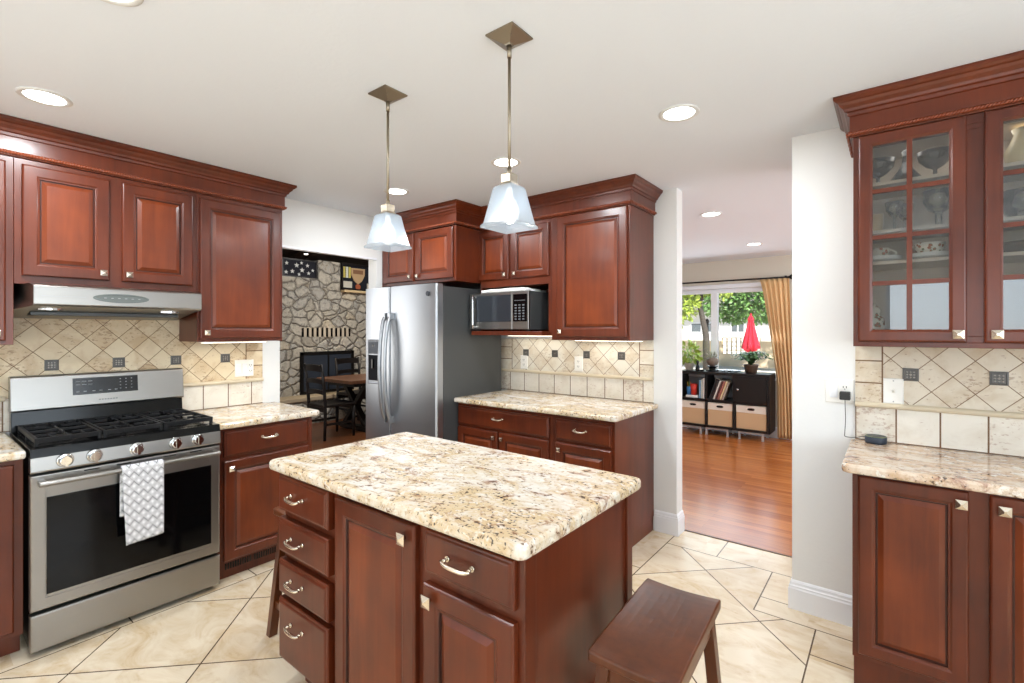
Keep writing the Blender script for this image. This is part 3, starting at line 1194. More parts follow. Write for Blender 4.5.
for k in range(6):
    b_.box(.300 + k * .028, .310 + k * .028, -.4795, -.4785, .0985, .1015, 1)
b_.build('control_panel', [flat('hood_control_grey', srgb(92, 98, 96), .35), GREYMARK], t)
for xx in (.12, .62):
    MB().rings([[(xx + a * math.cos(2 * PI * k / 16), -.35 + b * math.sin(2 * PI * k / 16), z) for k in range(16)] for a, b, z in ((.05, .035, .047), (.05, .035, .036), (.035, .024, .0345))]).build('lamp_lens', CHROME, t)
MB().box(.06, .69, -.26, -.09, .012, .030).build('grease_filter', DARKGREY, t, bevel=.002)
MB().box(.07, .23, -.4785, -.4768, .0985, .0998).build('trim_line', GREYMARK, t)

# ================================================================== GAS RANGE
t = thing('gas_range', 'stainless steel gas range with black cooktop and cast iron grates', 'range', (WX, .358, 0), Q)
RW = .757
FR = -.661      # front plane
b_ = MB()
b_.box(.004, RW - .004, FR + .045, -.02, .02, .885)
b_.box(.03, RW - .03, FR + .08, -.05, 0, .02)
b_.build('body', BLACK, t, bevel=.003)
b_ = MB()
b_.hexa([(0, FR - .004, .880), (RW, FR - .004, .880), (RW, -.05, .885), (0, -.05, .885)], [(0, FR + .004, .919), (RW, FR + .004, .919), (RW, -.05, .920), (0, -.05, .920)])
b_.box(.02, RW - .02, FR + .05, -.13, .9195, .921)
b_.build('cooktop', BLACK, t, bevel=.006)
# backguard
b_ = MB()
b_.prism([(-.02, .90), (-.095, .90), (-.080, 1.025), (-.02, 1.19)], .0, RW, 'x')
b_.build('backguard_base', BLACK, t, bevel=.003)
b_ = MB()
b_.prism([(-.060, 1.022), (-.098, 1.020), (-.104, 1.030), (-.086, 1.196), (-.078, 1.203), (-.03, 1.203), (-.03, 1.022)], -.003, RW + .003, 'x')
bgd = b_.build('backguard', STEEL, t, bevel=.003)
def bg_y(z): return -.104 + (z - 1.03) / .166 * .018
b_ = MB()
za, zb = 1.087, 1.178
b_.hexa([(.235, bg_y(za) - .0015, za), (.525, bg_y(za) - .0015, za), (.525, bg_y(za) + .01, za), (.235, bg_y(za) + .01, za)],
        [(.235, bg_y(zb) - .0015, zb), (.525, bg_y(zb) - .0015, zb), (.525, bg_y(zb) + .01, zb), (.235, bg_y(zb) + .01, zb)])
dsp = b_.build('display', flat('display_black', srgb(24, 26, 30), .18), bgd)
b_ = MB()
rnd = random.Random(4)
def mark(x, z, w_, h_):
    y = bg_y(z) - .0018
    b_.box(x, x + w_, y - .0006, y + .001, z, z + h_)
for r_, z in enumerate((1.158, 1.140)):
    for k in range(3):
        mark(.248 + k * .026, z, .018, .0035)
for k in range(6):
    mark(.250 + k * .034 - (.004 if k % 2 else 0), 1.102, .013, .0055)
for r_ in range(4):
    for k in range(3):
        mark(.440 + k * .026, 1.160 - r_ * .018, .006, .0045)
b_.build('key_print', GREYMARK, dsp)
b_ = MB()
for k in range(7):
    y = bg_y(1.052) - .0006
    b_.box(.345 + k * .0125, .353 + k * .0125, y - .0005, y + .001, 1.050, 1.0565)
b_.build('badge', flat('badge_grey', srgb(96, 98, 102), .4), bgd)
# control panel and knobs
b_ = MB()
b_.prism([(FR + .045, .813), (FR - .004, .813), (FR - .010, .822), (FR - .004, .882), (FR + .045, .882)], 0, RW, 'x')
cp = b_.build('control_panel', STEEL, t, bevel=.002)
for kx in (.112, .215, .377, .541, .643):
    b_ = MB()
    for y0, y1, r0, r1 in ((0, -.008, .031, .0305), (-.008, -.012, .0305, .027), (-.012, -.030, .0255, .0225), (-.030, -.034, .0225, .019)):
        b_.rings([[(kx + r * math.cos(2 * PI * k / 22), FR - .007 + y, .855 + r * math.sin(2 * PI * k / 22)) for k in range(22)] for y, r in ((y0, r0), (y1, r1))], smooth=True)
    b_.box(kx - .0055, kx + .0055, FR - .047, FR - .03, .855 - .024, .855 + .024)
    b_.build('knob', CHROME, t)
# oven door
b_ = MB()
zb0, zb1 = .205, .803
rect_rings(b_, 0, RW, zb0, zb1, [(0, FR + .04), (0, FR + .006), (.003, FR + .001), (.007, FR), (.050, FR), (.0515, FR + .002)], cap0=True)
od = b_.build('oven_door', STEEL, t)
b_ = MB()
rect_rings(b_, .053, RW - .045, .27, .700, [(0, FR + .006), (0, FR - .0022), (.003, FR - .003)])
b_.build('oven_window', BLACKGLASS, od)
b_ = MB()
b_.tube([(.022 + k * .0357, FR - .052, .772) for k in range(21)], .0155, 12, flatten=.8)
for xx in (.035, RW - .03):
    b_.box(xx - .012, xx + .012, FR - .052, FR + .001, .762, .782)
b_.build('door_handle', STEEL, od, bevel=.002)
for xx in (.18, .30, .49, .61):
    MB().box(xx, xx + .055, FR - .0012, FR + .001, .788, .792).build('vent', BLACK, od)
# drawer
b_ = MB()
rect_rings(b_, 0, RW, .028, .190, [(0, FR + .04), (0, FR + .006), (.003, FR + .001), (.007, FR)])
b_.build('storage_drawer', STEEL, t)
# burners and grates
for bx_, by_, r_ in ((.135, -.47, .045), (.135, -.24, .036), (.378, -.36, .05), (.62, -.47, .05), (.62, -.24, .036)):
    b_ = MB()
    b_.lathe([(r_ * 1.25, .920), (r_ * 1.2, .926), (r_ * .9, .928)], (bx_, by_, 0), 24)
    b_.lathe([(r_ * .85, .927), (r_ * .85, .936), (r_ * .75, .939)], (bx_, by_, 0), 24, 1)
    b_.build('burner', [DARKMETAL, IRON], t)
for gx0, gx1 in ((.020, .252), (.258, .500), (.506, .737)):
    b_ = MB()
    zt0, zt1 = .945, .958
    gy0, gy1 = -.617, -.130
    for yy in (gy0, gy1 - .012):
        b_.box(gx0, gx1, yy, yy + .012, zt0 - .008, zt1)
    for xx in (gx0, gx1 - .012):
        b_.box(xx, xx + .012, gy0, gy1, zt0 - .008, zt1)
    b_.box(gx0, gx1, (gy0 + gy1) / 2 - .006, (gy0 + gy1) / 2 + .006, zt0, zt1)
    cx = (gx0 + gx1) / 2
    for yc in (-.50, -.245):
        for dx in (-1, 1):
            b_.box(cx + dx * .028, cx + dx * (gx1 - gx0) / 2 - dx * .006, yc - .005, yc + .005, zt0, zt1)
        for dy in (-1, 1):
            b_.box(cx - .005, cx + .005, yc + dy * .028, yc + dy * .118, zt0, zt1)
    for q in (.25, .75):
        xx = gx0 + (gx1 - gx0) * q
        b_.box(xx - .004, xx + .004, gy0 + .03, gy0 + .10, zt0, zt1); b_.box(xx - .004, xx + .004, gy1 - .10, gy1 - .03, zt0, zt1)
    for xx in (gx0, gx1 - .014):
        for yy in (gy0, gy1 - .014, (gy0 + gy1) / 2 - .007):
            b_.box(xx, xx + .014, yy, yy + .014, .9205, zt0)
    b_.build('grate', IRON, t, bevel=.002)

# towel over the oven handle
mb = MB()
tw0, tw1 = .304, .472
yh, zh, rr = FR - .052, .772, .0195
prof = [(yh - rr - .004, .415), (yh - rr - .003, .55), (yh - rr - .001, .68), (yh - rr, .772)]
for k in range(1, 8):
    a = PI - PI * k / 8
    prof.append((yh + rr * math.cos(a), zh + rr * math.sin(a)))
prof += [(yh + rr, .74), (yh + rr + .001, .64), (yh + rr + .002, .53)]
fine = []
for i in range(len(prof) - 1):
    n = max(1, int(math.hypot(prof[i + 1][0] - prof[i][0], prof[i + 1][1] - prof[i][1]) / .012))
    for k in range(n):
        fine.append((prof[i][0] + (prof[i + 1][0] - prof[i][0]) * k / n, prof[i][1] + (prof[i + 1][1] - prof[i][1]) * k / n))
fine.append(prof[-1])
NX = 20
vs, fs = [], []
front = len([1 for y, z in fine if y < yh])
for i, (y, z) in enumerate(fine):
    for k in range(NX + 1):
        u = k / NX
        drop = max(0, min(1, (.772 - z) / .36))
        xs = tw0 + (tw1 - tw0) * u
        if y < yh:
            xs += drop * (.014 * (1 - u) - .002 * u)
        wv = -abs(.004 * math.sin(u * 9 + 1.0)) * drop if y < yh else .0015 * math.sin(u * 7) * drop * 0
        vs.append((xs, y + wv, z + (.012 * u * drop if y < yh else .02 * drop)))
for i in range(len(fine) - 1):
    for k in range(NX):
        a = i * (NX + 1) + k
        fs.append((a, a + 1, a + NX + 2, a + NX + 1))
mb.add(vs, fs, 0, True)
o = mb.build('dish_towel', TOWEL)
sl = o.modifiers.new('cloth', 'SOLIDIFY'); sl.thickness = .003; sl.offset = 0
o.location = (WX, .358, 0); o.rotation_euler = (0, 0, Q)
tag(o, 'white dish towel with grey diamond pattern hanging over the oven handle', 'towel')


# ================================================================== REFRIGERATOR
t = thing('refrigerator', 'stainless side-by-side refrigerator with dark sides and water dispenser', 'refrigerator', (-3.16, 2.92, 0), 0)
def W(mb, name, mats, parent=None, **k):
    p = parent or t
    mb.rot(Matrix.Translation(-Vector(t.location)))
    return mb.build(name, mats, p, **k)
b_ = MB(); b_.box(-3.602, -2.716, 2.598, 3.30, .03, 1.785); b_.box(-3.59, -2.73, 2.64, 3.2, 0, .03)
W(b_, 'case', DARKGREY, bevel=.004)
def fridge_door(x0, x1, name):
    n = 10
    f0, f1 = [], []
    y0, y1 = 2.588, 2.520
    bow = .007
    pts = [(x0, y0), (x0, y1 + .012), (x0 + .004, y1 + .004), (x0 + .012, y1)]
    for k in range(1, n):
        u = k / n
        pts.append((x0 + .012 + (x1 - x0 - .024) * u, y1 - bow * 4 * u * (1 - u)))
    pts += [(x1 - .012, y1), (x1 - .004, y1 + .004), (x1, y1 + .012), (x1, y0)]
    mb = MB().prism(pts, .065, 1.802, 'z')
    return W(mb, name, STEELV)
dl = fridge_door(-3.609, -3.272, 'freezer_door')
dr_ = fridge_door(-3.264, -2.710, 'door')
b_ = MB(); b_.box(-3.60, -2.715, 2.57, 2.60, .0, .06); W(b_, 'kick_grille', BLACK)
for xa, dd in ((-3.297, dl), (-3.232, dr_)):
    b_ = MB()
    pts, rr = [], []
    for k in range(19):
        u = k / 18
        pts.append((xa, 2.517 - .016 - .062 * (1 - (2 * u - 1) ** 2) ** .55, .705 + u * .86))
        rr.append(.0165)
    b_.tube(pts, rr, 10)
    for zz in (.712, 1.558):
        b_.box(xa - .016, xa + .016, 2.478, 2.520, zz - .028, zz + .028)
    W(b_, 'handle', CHROME if False else STEELV, dd, bevel=.003)
# dispenser in the freezer door
b_ = MB()
def rr2(x0, x1, z0, z1, prof):
    rect_rings(b_, x0, x1, z0, z1, prof)
rr2(-3.545, -3.385, .99, 1.365, [(0, 2.520), (0, 2.502), (.006, 2.499), (.012, 2.501)])
dp = W(b_, 'dispenser', flat('dispenser_silver', srgb(150, 153, 158), .35, .6), dl)
b_ = MB(); b_.box(-3.53, -3.40, 2.498, 2.501, 1.02, 1.235); W(b_, 'recess', flat('dispenser_dark', srgb(26, 27, 30), .7, spec=.1), dp)
b_ = MB(); b_.box(-3.53, -3.40, 2.4975, 2.501, 1.245, 1.35); cpn = W(b_, 'touch_panel', flat('touch_panel_grey', srgb(92, 95, 100), .6, spec=.15), dp)
b_ = MB(); b_.box(-3.475, -3.455, 2.485, 2.499, 1.12, 1.20); W(b_, 'paddle', BLACK, dp, bevel=.002)
b_ = MB()
b_.rings([[(-3.465 + r * math.cos(2 * PI * k / 14), y, 1.315 + r * math.sin(2 * PI * k / 14)) for k in range(14)] for r, y in ((.012, 2.4978), (.012, 2.496), (.008, 2.496))])
W(b_, 'button', BLACK, dp)
b_ = MB()
b_.rings([[(-2.795 + r * math.cos(2 * PI * k / 20), y, 1.725 + r * math.sin(2 * PI * k / 20)) for k in range(20)] for r, y in ((.019, 2.520), (.019, 2.5055), (.015, 2.5045), (.0145, 2.5065))])
W(b_, 'badge', flat('round_badge_grey', srgb(66, 68, 74), .4, .4), dr_)
b_ = MB(); b_.box(-2.80, -2.72, 2.56, 2.64, 1.786, 1.806); W(b_, 'hinge_cover', BLACK, bevel=.004)

# ================================================================== MICROWAVE
t = thing('microwave', 'stainless microwave with black door sitting in the cabinet niche', 'microwave', (-2.409, 3.085, 1.4375), 0)
MX0, MX1, MY0, MZ = -.297, .297, -.205, .300
b_ = MB(); b_.box(MX0, MX1, MY0 + .022, .19, .010, MZ)
for a in (MX0 + .03, MX1 - .05):
    for c_ in (MY0 + .05, .15):
        b_.box(a, a + .02, c_, c_ + .02, 0, .011)
b_.build('housing', DARKGREY, t, bevel=.003)
b_ = MB(); rect_rings(b_, MX0, MX1 - .155, .012, MZ, [(0, MY0 + .021), (0, MY0 + .003), (.004, MY0)])
mdoor = b_.build('door', STEEL, t)
b_ = MB(); rect_rings(b_, MX0 + .075, MX1 - .165, .072, MZ - .022, [(0, MY0 + .004), (0, MY0 - .001), (.003, MY0 - .002)]); b_.build('door_window', flat('microwave_window', srgb(46, 49, 54), .1), mdoor)
b_ = MB()
b_.tube([(MX0 + .062, MY0 - .03, .022 + k * .262 / 8) for k in range(9)], .009, 10)
for zz in (.035, .272):
    b_.box(MX0 + .055, MX0 + .069, MY0 - .03, MY0 + .001, zz - .006, zz + .006)
b_.build('door_handle', CHROME, mdoor)
b_ = MB(); rect_rings(b_, MX1 - .153, MX1, .012, MZ, [(0, MY0 + .021), (0, MY0 + .003), (.004, MY0)])
cpm = b_.build('control_panel', STEEL, t)
b_ = MB(); rect_rings(b_, MX1 - .145, MX1 - .012, .072, MZ - .022, [(0, MY0 + .004), (0, MY0 - .001), (.002, MY0 - .0015)]); kp = b_.build('keypad', BLACKGLASS, cpm)
b_ = MB()
for r_ in range(6):
    for k in range(3):
        b_.box(MX1 - .128 + k * .036, MX1 - .108 + k * .036, MY0 - .0022, MY0 - .001, .085 + r_ * .021, .095 + r_ * .021)
b_.box(MX1 - .130, MX1 - .03, MY0 - .0022, MY0 - .001, .228, .232)
b_.build('key_print', flat('keypad_print', srgb(96, 98, 102), .5), kp)
b_ = MB()
for k in range(6):
    b_.box(.0 + k * .011 - .04, .0075 + k * .011 - .04, MY0 - .0008, MY0 + .001, .036, .043)
b_.build('badge', flat('microwave_badge', srgb(110, 112, 116), .4), mdoor)

# crumpled white cloth on the microwave
mb = MB()
NXc, NYc = 26, 14
def hcl(u, v):
    return .022 + .030 * max(0, mnoise.noise(Vector((u * 3.1, v * 2.2, 5.1))) + .45) * (1 - (2 * u - 1) ** 4) * (1 - .7 * (2 * v - 1) ** 2)
top = [[(-.20 + .42 * i / NXc + .01 * math.sin(j * .9), -.215 + .30 * j / NYc + .012 * math.sin(i * .6), hcl(i / NXc, j / NYc)) for i in range(NXc + 1)] for j in range(NYc + 1)]
vs = [p for r in top for p in r]
n0 = len(vs)
vs += [(x, y, 0.0005) for x, y, z in vs]
fs = []
for j in range(NYc):
    for i in range(NXc):
        a = j * (NXc + 1) + i
        fs.append((a, a + 1, a + NXc + 2, a + NXc + 1)); fs.append((n0 + a, n0 + a + NXc + 1, n0 + a + NXc + 2, n0 + a + 1))
edge = [i for i in range(NXc + 1)] + [j * (NXc + 1) + NXc for j in range(1, NYc + 1)] + [NYc * (NXc + 1) + i for i in range(NXc - 1, -1, -1)] + [j * (NXc + 1) for j in range(NYc - 1, 0, -1)]
for k in range(len(edge)):
    a, b2 = edge[k], edge[(k + 1) % len(edge)]
    fs.append((b2, a, n0 + a, n0 + b2))
mb.add(vs, fs, 0, True)
o = mb.build('folded_cloth', flat('white_cloth', srgb(236, 236, 234), .9))
o.location = (-2.38, 3.10, 1.7380)
tag(o, 'rumpled white cloth lying on top of the microwave', 'cloth')


# ================================================================== PENDANTS
def pendant(label, x, y):
    t = thing('pendant_lamp', label, 'pendant lamp', (x, y, CEIL), 0, 'pendant lamps over the island')
    s = .058
    b_ = MB()
    q = lambda k, z: [(-k, -k, z), (k, -k, z), (k, k, z), (-k, k, z)]
    b_.rings([q(s, -.001), q(s, -.006), q(s * .95, -.008), q(.012, -.030), q(.010, -.034)])
    for a in (-1, 1):
        b_.lathe([(.004, -.02), (.004, -.0225)], (a * .03, a * -.03, 0), 8)
    b_.build('canopy', BRONZE, t)
    b_ = MB(); b_.tube([(0, 0, -.03), (0, 0, -.475)], .0056, 10); b_.tube([(0, 0, -.030), (0, 0, -.075)], .008, 10); b_.tube([(0, 0, -.452), (0, 0, -.475)], .0085, 10)
    b_.build('rod', BRONZE, t)
    b_ = MB(); b_.rings([q(.018, -.470), q(.021, -.475), q(.021, -.504), q(.026, -.509), q(.026, -.516)])
    b_.build('socket_cap', BRONZE, t, bevel=.002)
    b_ = MB()
    out = [q(.030, -.512), q(.039, -.519), q(.063, -.641), q(.070, -.649), q(.070, -.657)]
    inn = [q(.066, -.657), q(.060, -.643), q(.036, -.522), q(.028, -.516)]
    b_.rings(out + inn, cap0=False, cap1=True)
    b_.f.append((0, 1, 2, 3)); b_.m.append(0); b_.sm.append(False)
    b_.build('shade', FROST, t)
    b_ = MB()
    pr = [(.008, -.517), (.012, -.535), (.013, -.550), (.028, -.578), (.034, -.60), (.031, -.620), (.018, -.636), (.003, -.642)]
    b_.lathe(pr, (0, 0, 0), 18)
    b_.build('bulb', BULB, t)
    return t


pendant('brass pendant lamp with frosted square shade nearer the window end of the island', -1.029, 1.293)
pendant('brass pendant lamp with frosted square shade nearer the refrigerator', -1.685, 1.289)

# ================================================================== RECESSED LIGHTS
def downlight(label, x, y, e=14.5, rot=0):
    t = thing('recessed_light', label, 'ceiling light', (x, y, CEIL), 0, 'recessed ceiling lights')
    b_ = MB()
    b_.lathe([(.090, -.0005), (.090, -.004), (.083, -.007), (.070, -.005), (.068, -.001)], (0, 0, 0), 40, cap0=False, cap1=False)
    b_.build('trim_ring', flat('downlight_trim', srgb(214, 214, 212), .4), t)
    MB().lathe([(.069, -.0005), (.069, -.003), (.02, -.0035)], (0, 0, 0), 36).build('lens', LENS, t)
    lamp('downlight_glow', 'AREA', (x, y, CEIL - .012), e, (.92, .965, 1), (0, 0, 0), .14)


downlight('lit recessed ceiling light above the range wall cabinets', -2.867, .394)
downlight('lit recessed ceiling light cut by the upper picture edge', -1.80, .375)
downlight('lit recessed ceiling light before the opening to the hall', -.776, 2.234)
downlight('lit recessed ceiling light beside the stem of the pendant nearer the refrigerator', -2.81, 2.225)
downlight('lit recessed ceiling light beside the stem of the pendant nearer the window end', -1.812, 2.244)
downlight('lit recessed ceiling light in the hall beyond the white pillar', -1.23, 4.333, 8)
downlight('lit recessed ceiling light nearest the curtain of the hall window', -1.263, 6.135, 6)


# ================================================================== STOOLS
def stool(label, x, y, rz):
    t = thing('saddle_stool', label, 'stool', (x, y, 0), rz)
    L, Wd, H = .456, .235, .612
    # seat: long axis on local y, dished
    nx, ny = 10, 16
    b_ = MB()
    vs, fs = [], []
    def top(u, v):
        return H - .004 - .009 * (1 - (2 * u - 1) ** 2) * (1 - .25 * (2 * v - 1) ** 2) - .004 * abs(2 * v - 1) ** 6
    for layer in (0, 1):
        for j in range(ny + 1):
            for i in range(nx + 1):
                u, v = i / nx, j / ny
                z = top(u, v) if layer == 0 else H - .040
                vs.append((-Wd / 2 + Wd * u, -L / 2 + L * v, z))
    n1 = (nx + 1) * (ny + 1)
    for j in range(ny):
        for i in range(nx):
            a = j * (nx + 1) + i
            fs.append((a, a + 1, a + nx + 2, a + nx + 1)); fs.append((n1 + a, n1 + a + nx + 1, n1 + a + nx + 2, n1 + a + 1))
    edge = [i for i in range(nx + 1)] + [j * (nx + 1) + nx for j in range(1, ny + 1)] + [ny * (nx + 1) + i for i in range(nx - 1, -1, -1)] + [j * (nx + 1) for j in range(ny - 1, 0, -1)]
    for k in range(len(edge)):
        a, c_ = edge[k], edge[(k + 1) % len(edge)]
        fs.append((a, n1 + a, n1 + c_, c_))
    b_.add(vs, fs, 0, False)
    b_.build('seat', STOOLWOOD, t, bevel=.006, seg=3)
    hx, hy = .017, .019
    def at(sx, sy, z):
        k = 1 - z / .575
        return (sx * (Wd / 2 - .032 + .045 * k), sy * (L / 2 - .045 + .045 * k), z)
    for sx in (-1, 1):
        for sy in (-1, 1):
            b_ = MB()
            p, q = at(sx, sy, 0), at(sx, sy, .578)
            b_.hexa([(p[0] - hx, p[1] - hy, 0), (p[0] + hx, p[1] - hy, 0), (p[0] + hx, p[1] + hy, 0), (p[0] - hx, p[1] + hy, 0)],
                    [(q[0] - hx, q[1] - hy, .578), (q[0] + hx, q[1] - hy, .578), (q[0] + hx, q[1] + hy, .578), (q[0] - hx, q[1] + hy, .578)])
            b_.build('leg', STOOLWOOD, t, bevel=.002)
    for sy in (-1, 1):
        for z in (.535,):
            a, c_ = at(-1, sy, z), at(1, sy, z)
            b_ = MB().box(a[0], c_[0], a[1] - .010, a[1] + .010, z - .025, z + .038)
            b_.build('apron', STOOLWOOD, t, bevel=.002)
        a, c_ = at(-1, sy, .15), at(1, sy, .15)
        MB().box(a[0], c_[0], a[1] - .009, a[1] + .009, .135, .170).build('stretcher', STOOLWOOD, t, bevel=.002)
    for sx in (-1, 1):
        a, c_ = at(sx, -1, .535), at(sx, 1, .535)
        MB().box(a[0] - .010, a[0] + .010, a[1], c_[1], .51, .573).build('apron', STOOLWOOD, t, bevel=.002)
        a, c_ = at(sx, -1, .21), at(sx, 1, .21)
        MB().box(a[0] - .009, a[0] + .009, a[1], c_[1], .195, .230).build('stretcher', STOOLWOOD, t, bevel=.002)
    return t


stool('dark wood saddle stool with shiny seat standing at the plain end of the island', -.524, 1.352, R(3.3))
stool('dark wood saddle stool half hidden behind the drawer end of the island', -2.18, 1.325, R(0))


# ================================================================== PLATES, PLUG, SPEAKER
def plate(parent_label, name, cat, loc, rz, w_, h_, build):
    t = thing(name, parent_label, cat, loc, rz)
    b_ = MB()
    rect_rings(b_, -w_ / 2, w_ / 2, -h_ / 2, h_ / 2, [(0, 0), (0, -.003), (.003, -.006), (.006, -.0065)])
    b_.build('cover_plate', WHITE, t)
    build(t)
    return t
SLOT = flat('socket_slot', srgb(70, 68, 66), .5)
def outlet_at(t, x, z):
    b_ = MB(); rect_rings(b_, x - .017, x + .017, z - .014, z + .014, [(0, -.006), (0, -.008), (.002, -.0085)]); o = b_.build('socket', WHITE, t)
    b_ = MB(); b_.box(x - .008, x - .005, -.0095, -.008, z - .004, z + .006); b_.box(x + .005, x + .008, -.0095, -.008, z - .004, z + .006); b_.box(x - .002, x + .002, -.0095, -.008, z - .011, z - .007)
    b_.build('slot', SLOT, o)
def rocker_at(t, x, z=0):
    b_ = MB(); rect_rings(b_, x - .016, x + .016, z - .033, z + .033, [(0, -.006), (0, -.008), (.003, -.0095)]); b_.build('rocker', TRIMWHITE, t)
def toggle_at(t, x, z=0):
    b_ = MB(); b_.hexa([(x - .005, -.006, z - .008), (x + .005, -.006, z - .008), (x + .005, -.006, z + .008), (x - .005, -.006, z + .008)], [(x - .004, -.018, z + .004), (x + .004, -.018, z + .004), (x + .004, -.016, z + .011), (x - .004, -.016, z + .011)])
    b_.build('toggle', WHITE, t)
def f(t):
    rocker_at(t, -.04); rocker_at(t, .002); outlet_at(t, .04, .02); outlet_at(t, .04, -.02)
plate('white switch and socket plate on the tiles beside the den opening', 'switch_plate', 'switch plate', (WX + .008, 1.518, 1.176), Q, .125, .118, f)
def f(t):
    outlet_at(t, 0, .02); outlet_at(t, 0, -.02)
plate('white socket plate on the tiles close to the refrigerator', 'socket_plate', 'socket', (-2.525, FY - .008, 1.168), 0, .075, .118, f)
plate('cream socket plate on the tiles under the tall cabinet', 'socket_plate', 'socket', (-1.98, FY - .008, 1.175), 0, .075, .118, f)
def f(t):
    toggle_at(t, 0)
    for z in (-.048, .048):
        MB().rings([[(.003 * math.cos(2 * PI * k / 10), y, z + .003 * math.sin(2 * PI * k / 10)) for k in range(10)] for y in (-.0065, -.0075)]).build('screw', GREYMARK, t)
plate('white toggle switch plate on the tiles under the glass door cabinet', 'switch_plate', 'switch plate', (.002, RY - .008, 1.158), 0, .076, .118, f)
def f(t):
    rocker_at(t, -.023); outlet_at(t, .023, .02); outlet_at(t, .023, -.02)
plate('white switch and socket plate on the painted wall above the granite end', 'switch_plate', 'switch plate', (-.208, RY, 1.142), 0, .118, .118, f)

t = thing('plug_adapter', 'black plug adapter with cord in the wall socket above the granite end', 'plug', (-.183, RY - .0085, 1.124), 0)
b_ = MB(); b_.box(-.022, .022, -.034, -.0005, -.021, .019); b_.build('body', flat('black_plastic', srgb(34, 34, 34), .45), t, bevel=.004)
b_ = MB()
pts = [(0, -.02, -.02), (.001, -.021, -.06), (.002, -.018, -.12), (-.001, -.016, -.18), (-.001, -.02, -.196), (.012, -.03, -.1985), (.04, -.034, -.196), (.075, -.036, -.186), (.082, -.042, -.188)]
sm_ = []
for i in range(len(pts) - 1):
    for k in range(6):
        a, c_ = Vector(pts[i]), Vector(pts[i + 1]); m0 = (c_ - Vector(pts[max(i - 1, 0)])) / 2; m1 = (Vector(pts[min(i + 2, len(pts) - 1)]) - a) / 2; u = k / 6
        sm_.append(a * (2 * u ** 3 - 3 * u * u + 1) + m0 * (u ** 3 - 2 * u * u + u) + c_ * (-2 * u ** 3 + 3 * u * u) + m1 * (u ** 3 - u * u))
sm_.append(Vector(pts[-1]))
b_.tube(sm_, .0018, 6); b_.build('cord', flat('dark_cord', srgb(60, 58, 56), .5), t)

t = thing('smart_speaker', 'small round dark smart speaker on the granite beside the wall switch', 'speaker', (-.062, 2.822, .9152), 0)
MB().lathe([(.036, 0), (.041, .003), (.042, .012), (.042, .030), (.040, .033)], (0, 0, 0), 32).build('body', flat('slate_plastic', srgb(44, 52, 66), .5), t)
b_ = MB(); b_.lathe([(.0415, .0325), (.0405, .034), (.038, .0345), (.0, .0345)][:3] , (0, 0, 0), 32); b_.build('light_ring', flat('olive_ring', srgb(122, 128, 92), .4), t)
MB().lathe([(.037, .034), (.037, .0355), (.034, .036)], (0, 0, 0), 32).build('top_cap', flat('slate_top', srgb(62, 66, 66), .5), t)


# ================================================================== GLASSWARE IN THE CABINET
def lathe_thing(name, label, cat, loc, prof, mat, group=None, n=24, parts=()):
    mb = MB(); mb.lathe(prof, (0, 0, 0), n)
    if not parts:
        o = mb.build(name, mat); o.location = loc
        return tag(o, label, cat, group)
    t = thing(name, label, cat, loc, 0, group)
    mb.build(parts[0], mat, t)
    return t
S1, S2, S3 = 1.372 + .363, 1.372 + .496, 1.372 + .700
GOBLET = [(.032, 0), (.032, .003), (.005, .008), (.004, .055), (.016, .068), (.030, .090), (.034, .125), (.033, .126), (.028, .092), (.012, .070)]
BOWLF = [(.040, 0), (.038, .004), (.008, .012), (.007, .045), (.030, .058), (.055, .085), (.064, .120), (.062, .121), (.052, .088), (.028, .062)]
lathe_thing('stemmed_bowl', 'smoky stemmed bowl on the top glass shelf at the wall end', 'bowl', (-.052, 2.70, S3), BOWLF, SMOKEGLASS)
lathe_thing('decanter', 'smoky glass decanter with stopper between two stemmed bowls', 'decanter', (.044, 2.74, S3),
            [(.062, 0), (.064, .01), (.055, .035), (.030, .07), (.013, .10), (.012, .125), (.018, .130), (.010, .136), (.016, .150), (.008, .160)], SMOKEGLASS)
lathe_thing('stemmed_bowl', 'smoky stemmed bowl on the top shelf on the other side of the decanter', 'bowl', (.140, 2.70, S3), BOWLF, SMOKEGLASS)
for i, (x, y) in enumerate(((.005, 2.66), (.040, 2.74))):
    lathe_thing('goblet', 'clear glass goblet on the second shelf of the glass door cabinet', 'glass', (x, y, S2), GOBLET, STEMGLASS, 'clear goblets on the second shelf')
lathe_thing('crystal_bowl', 'cut crystal footed bowl beside the goblets on the second shelf', 'bowl', (.150, 2.69, S2),
            [(.034, 0), (.034, .006), (.012, .015), (.012, .06), (.035, .075), (.052, .11), (.058, .155), (.055, .156), (.045, .11), (.025, .08)], STEMGLASS, n=10)
AMBER = flat('amber_ceramic', srgb(190, 158, 112), .3)
lathe_thing('tumbler', 'amber tumbler on the second shelf at the wall end', 'glass', (-.060, 2.69, S2), [(.022, 0), (.025, .004), (.029, .085), (.026, .085), (.022, .01)], AMBER)


def mat_floral(name='floral_china'):
    m, nt, b = newmat(name)
    v = coords()
    vo = node('ShaderNodeTexVoronoi', Scale=55.0)
    nt.links.new(v, vo.inputs['Vector'])
    d = X(vo.outputs['Distance'])
    n = tnoise(v, 30, 2)
    col = mix(d.lt(.34), srgb(236, 228, 212), srgb(168, 92, 52))
    col = mix(d.gt(.34) * d.lt(.46) * n.gt(.5), col, srgb(96, 104, 66))
    nt.links.new(col, b.inputs['Base Color'])
    b.inputs['Roughness'].default_value = .2
    return m


FLORAL = mat_floral()
CHINA = flat('white_china', srgb(236, 234, 228), .2)


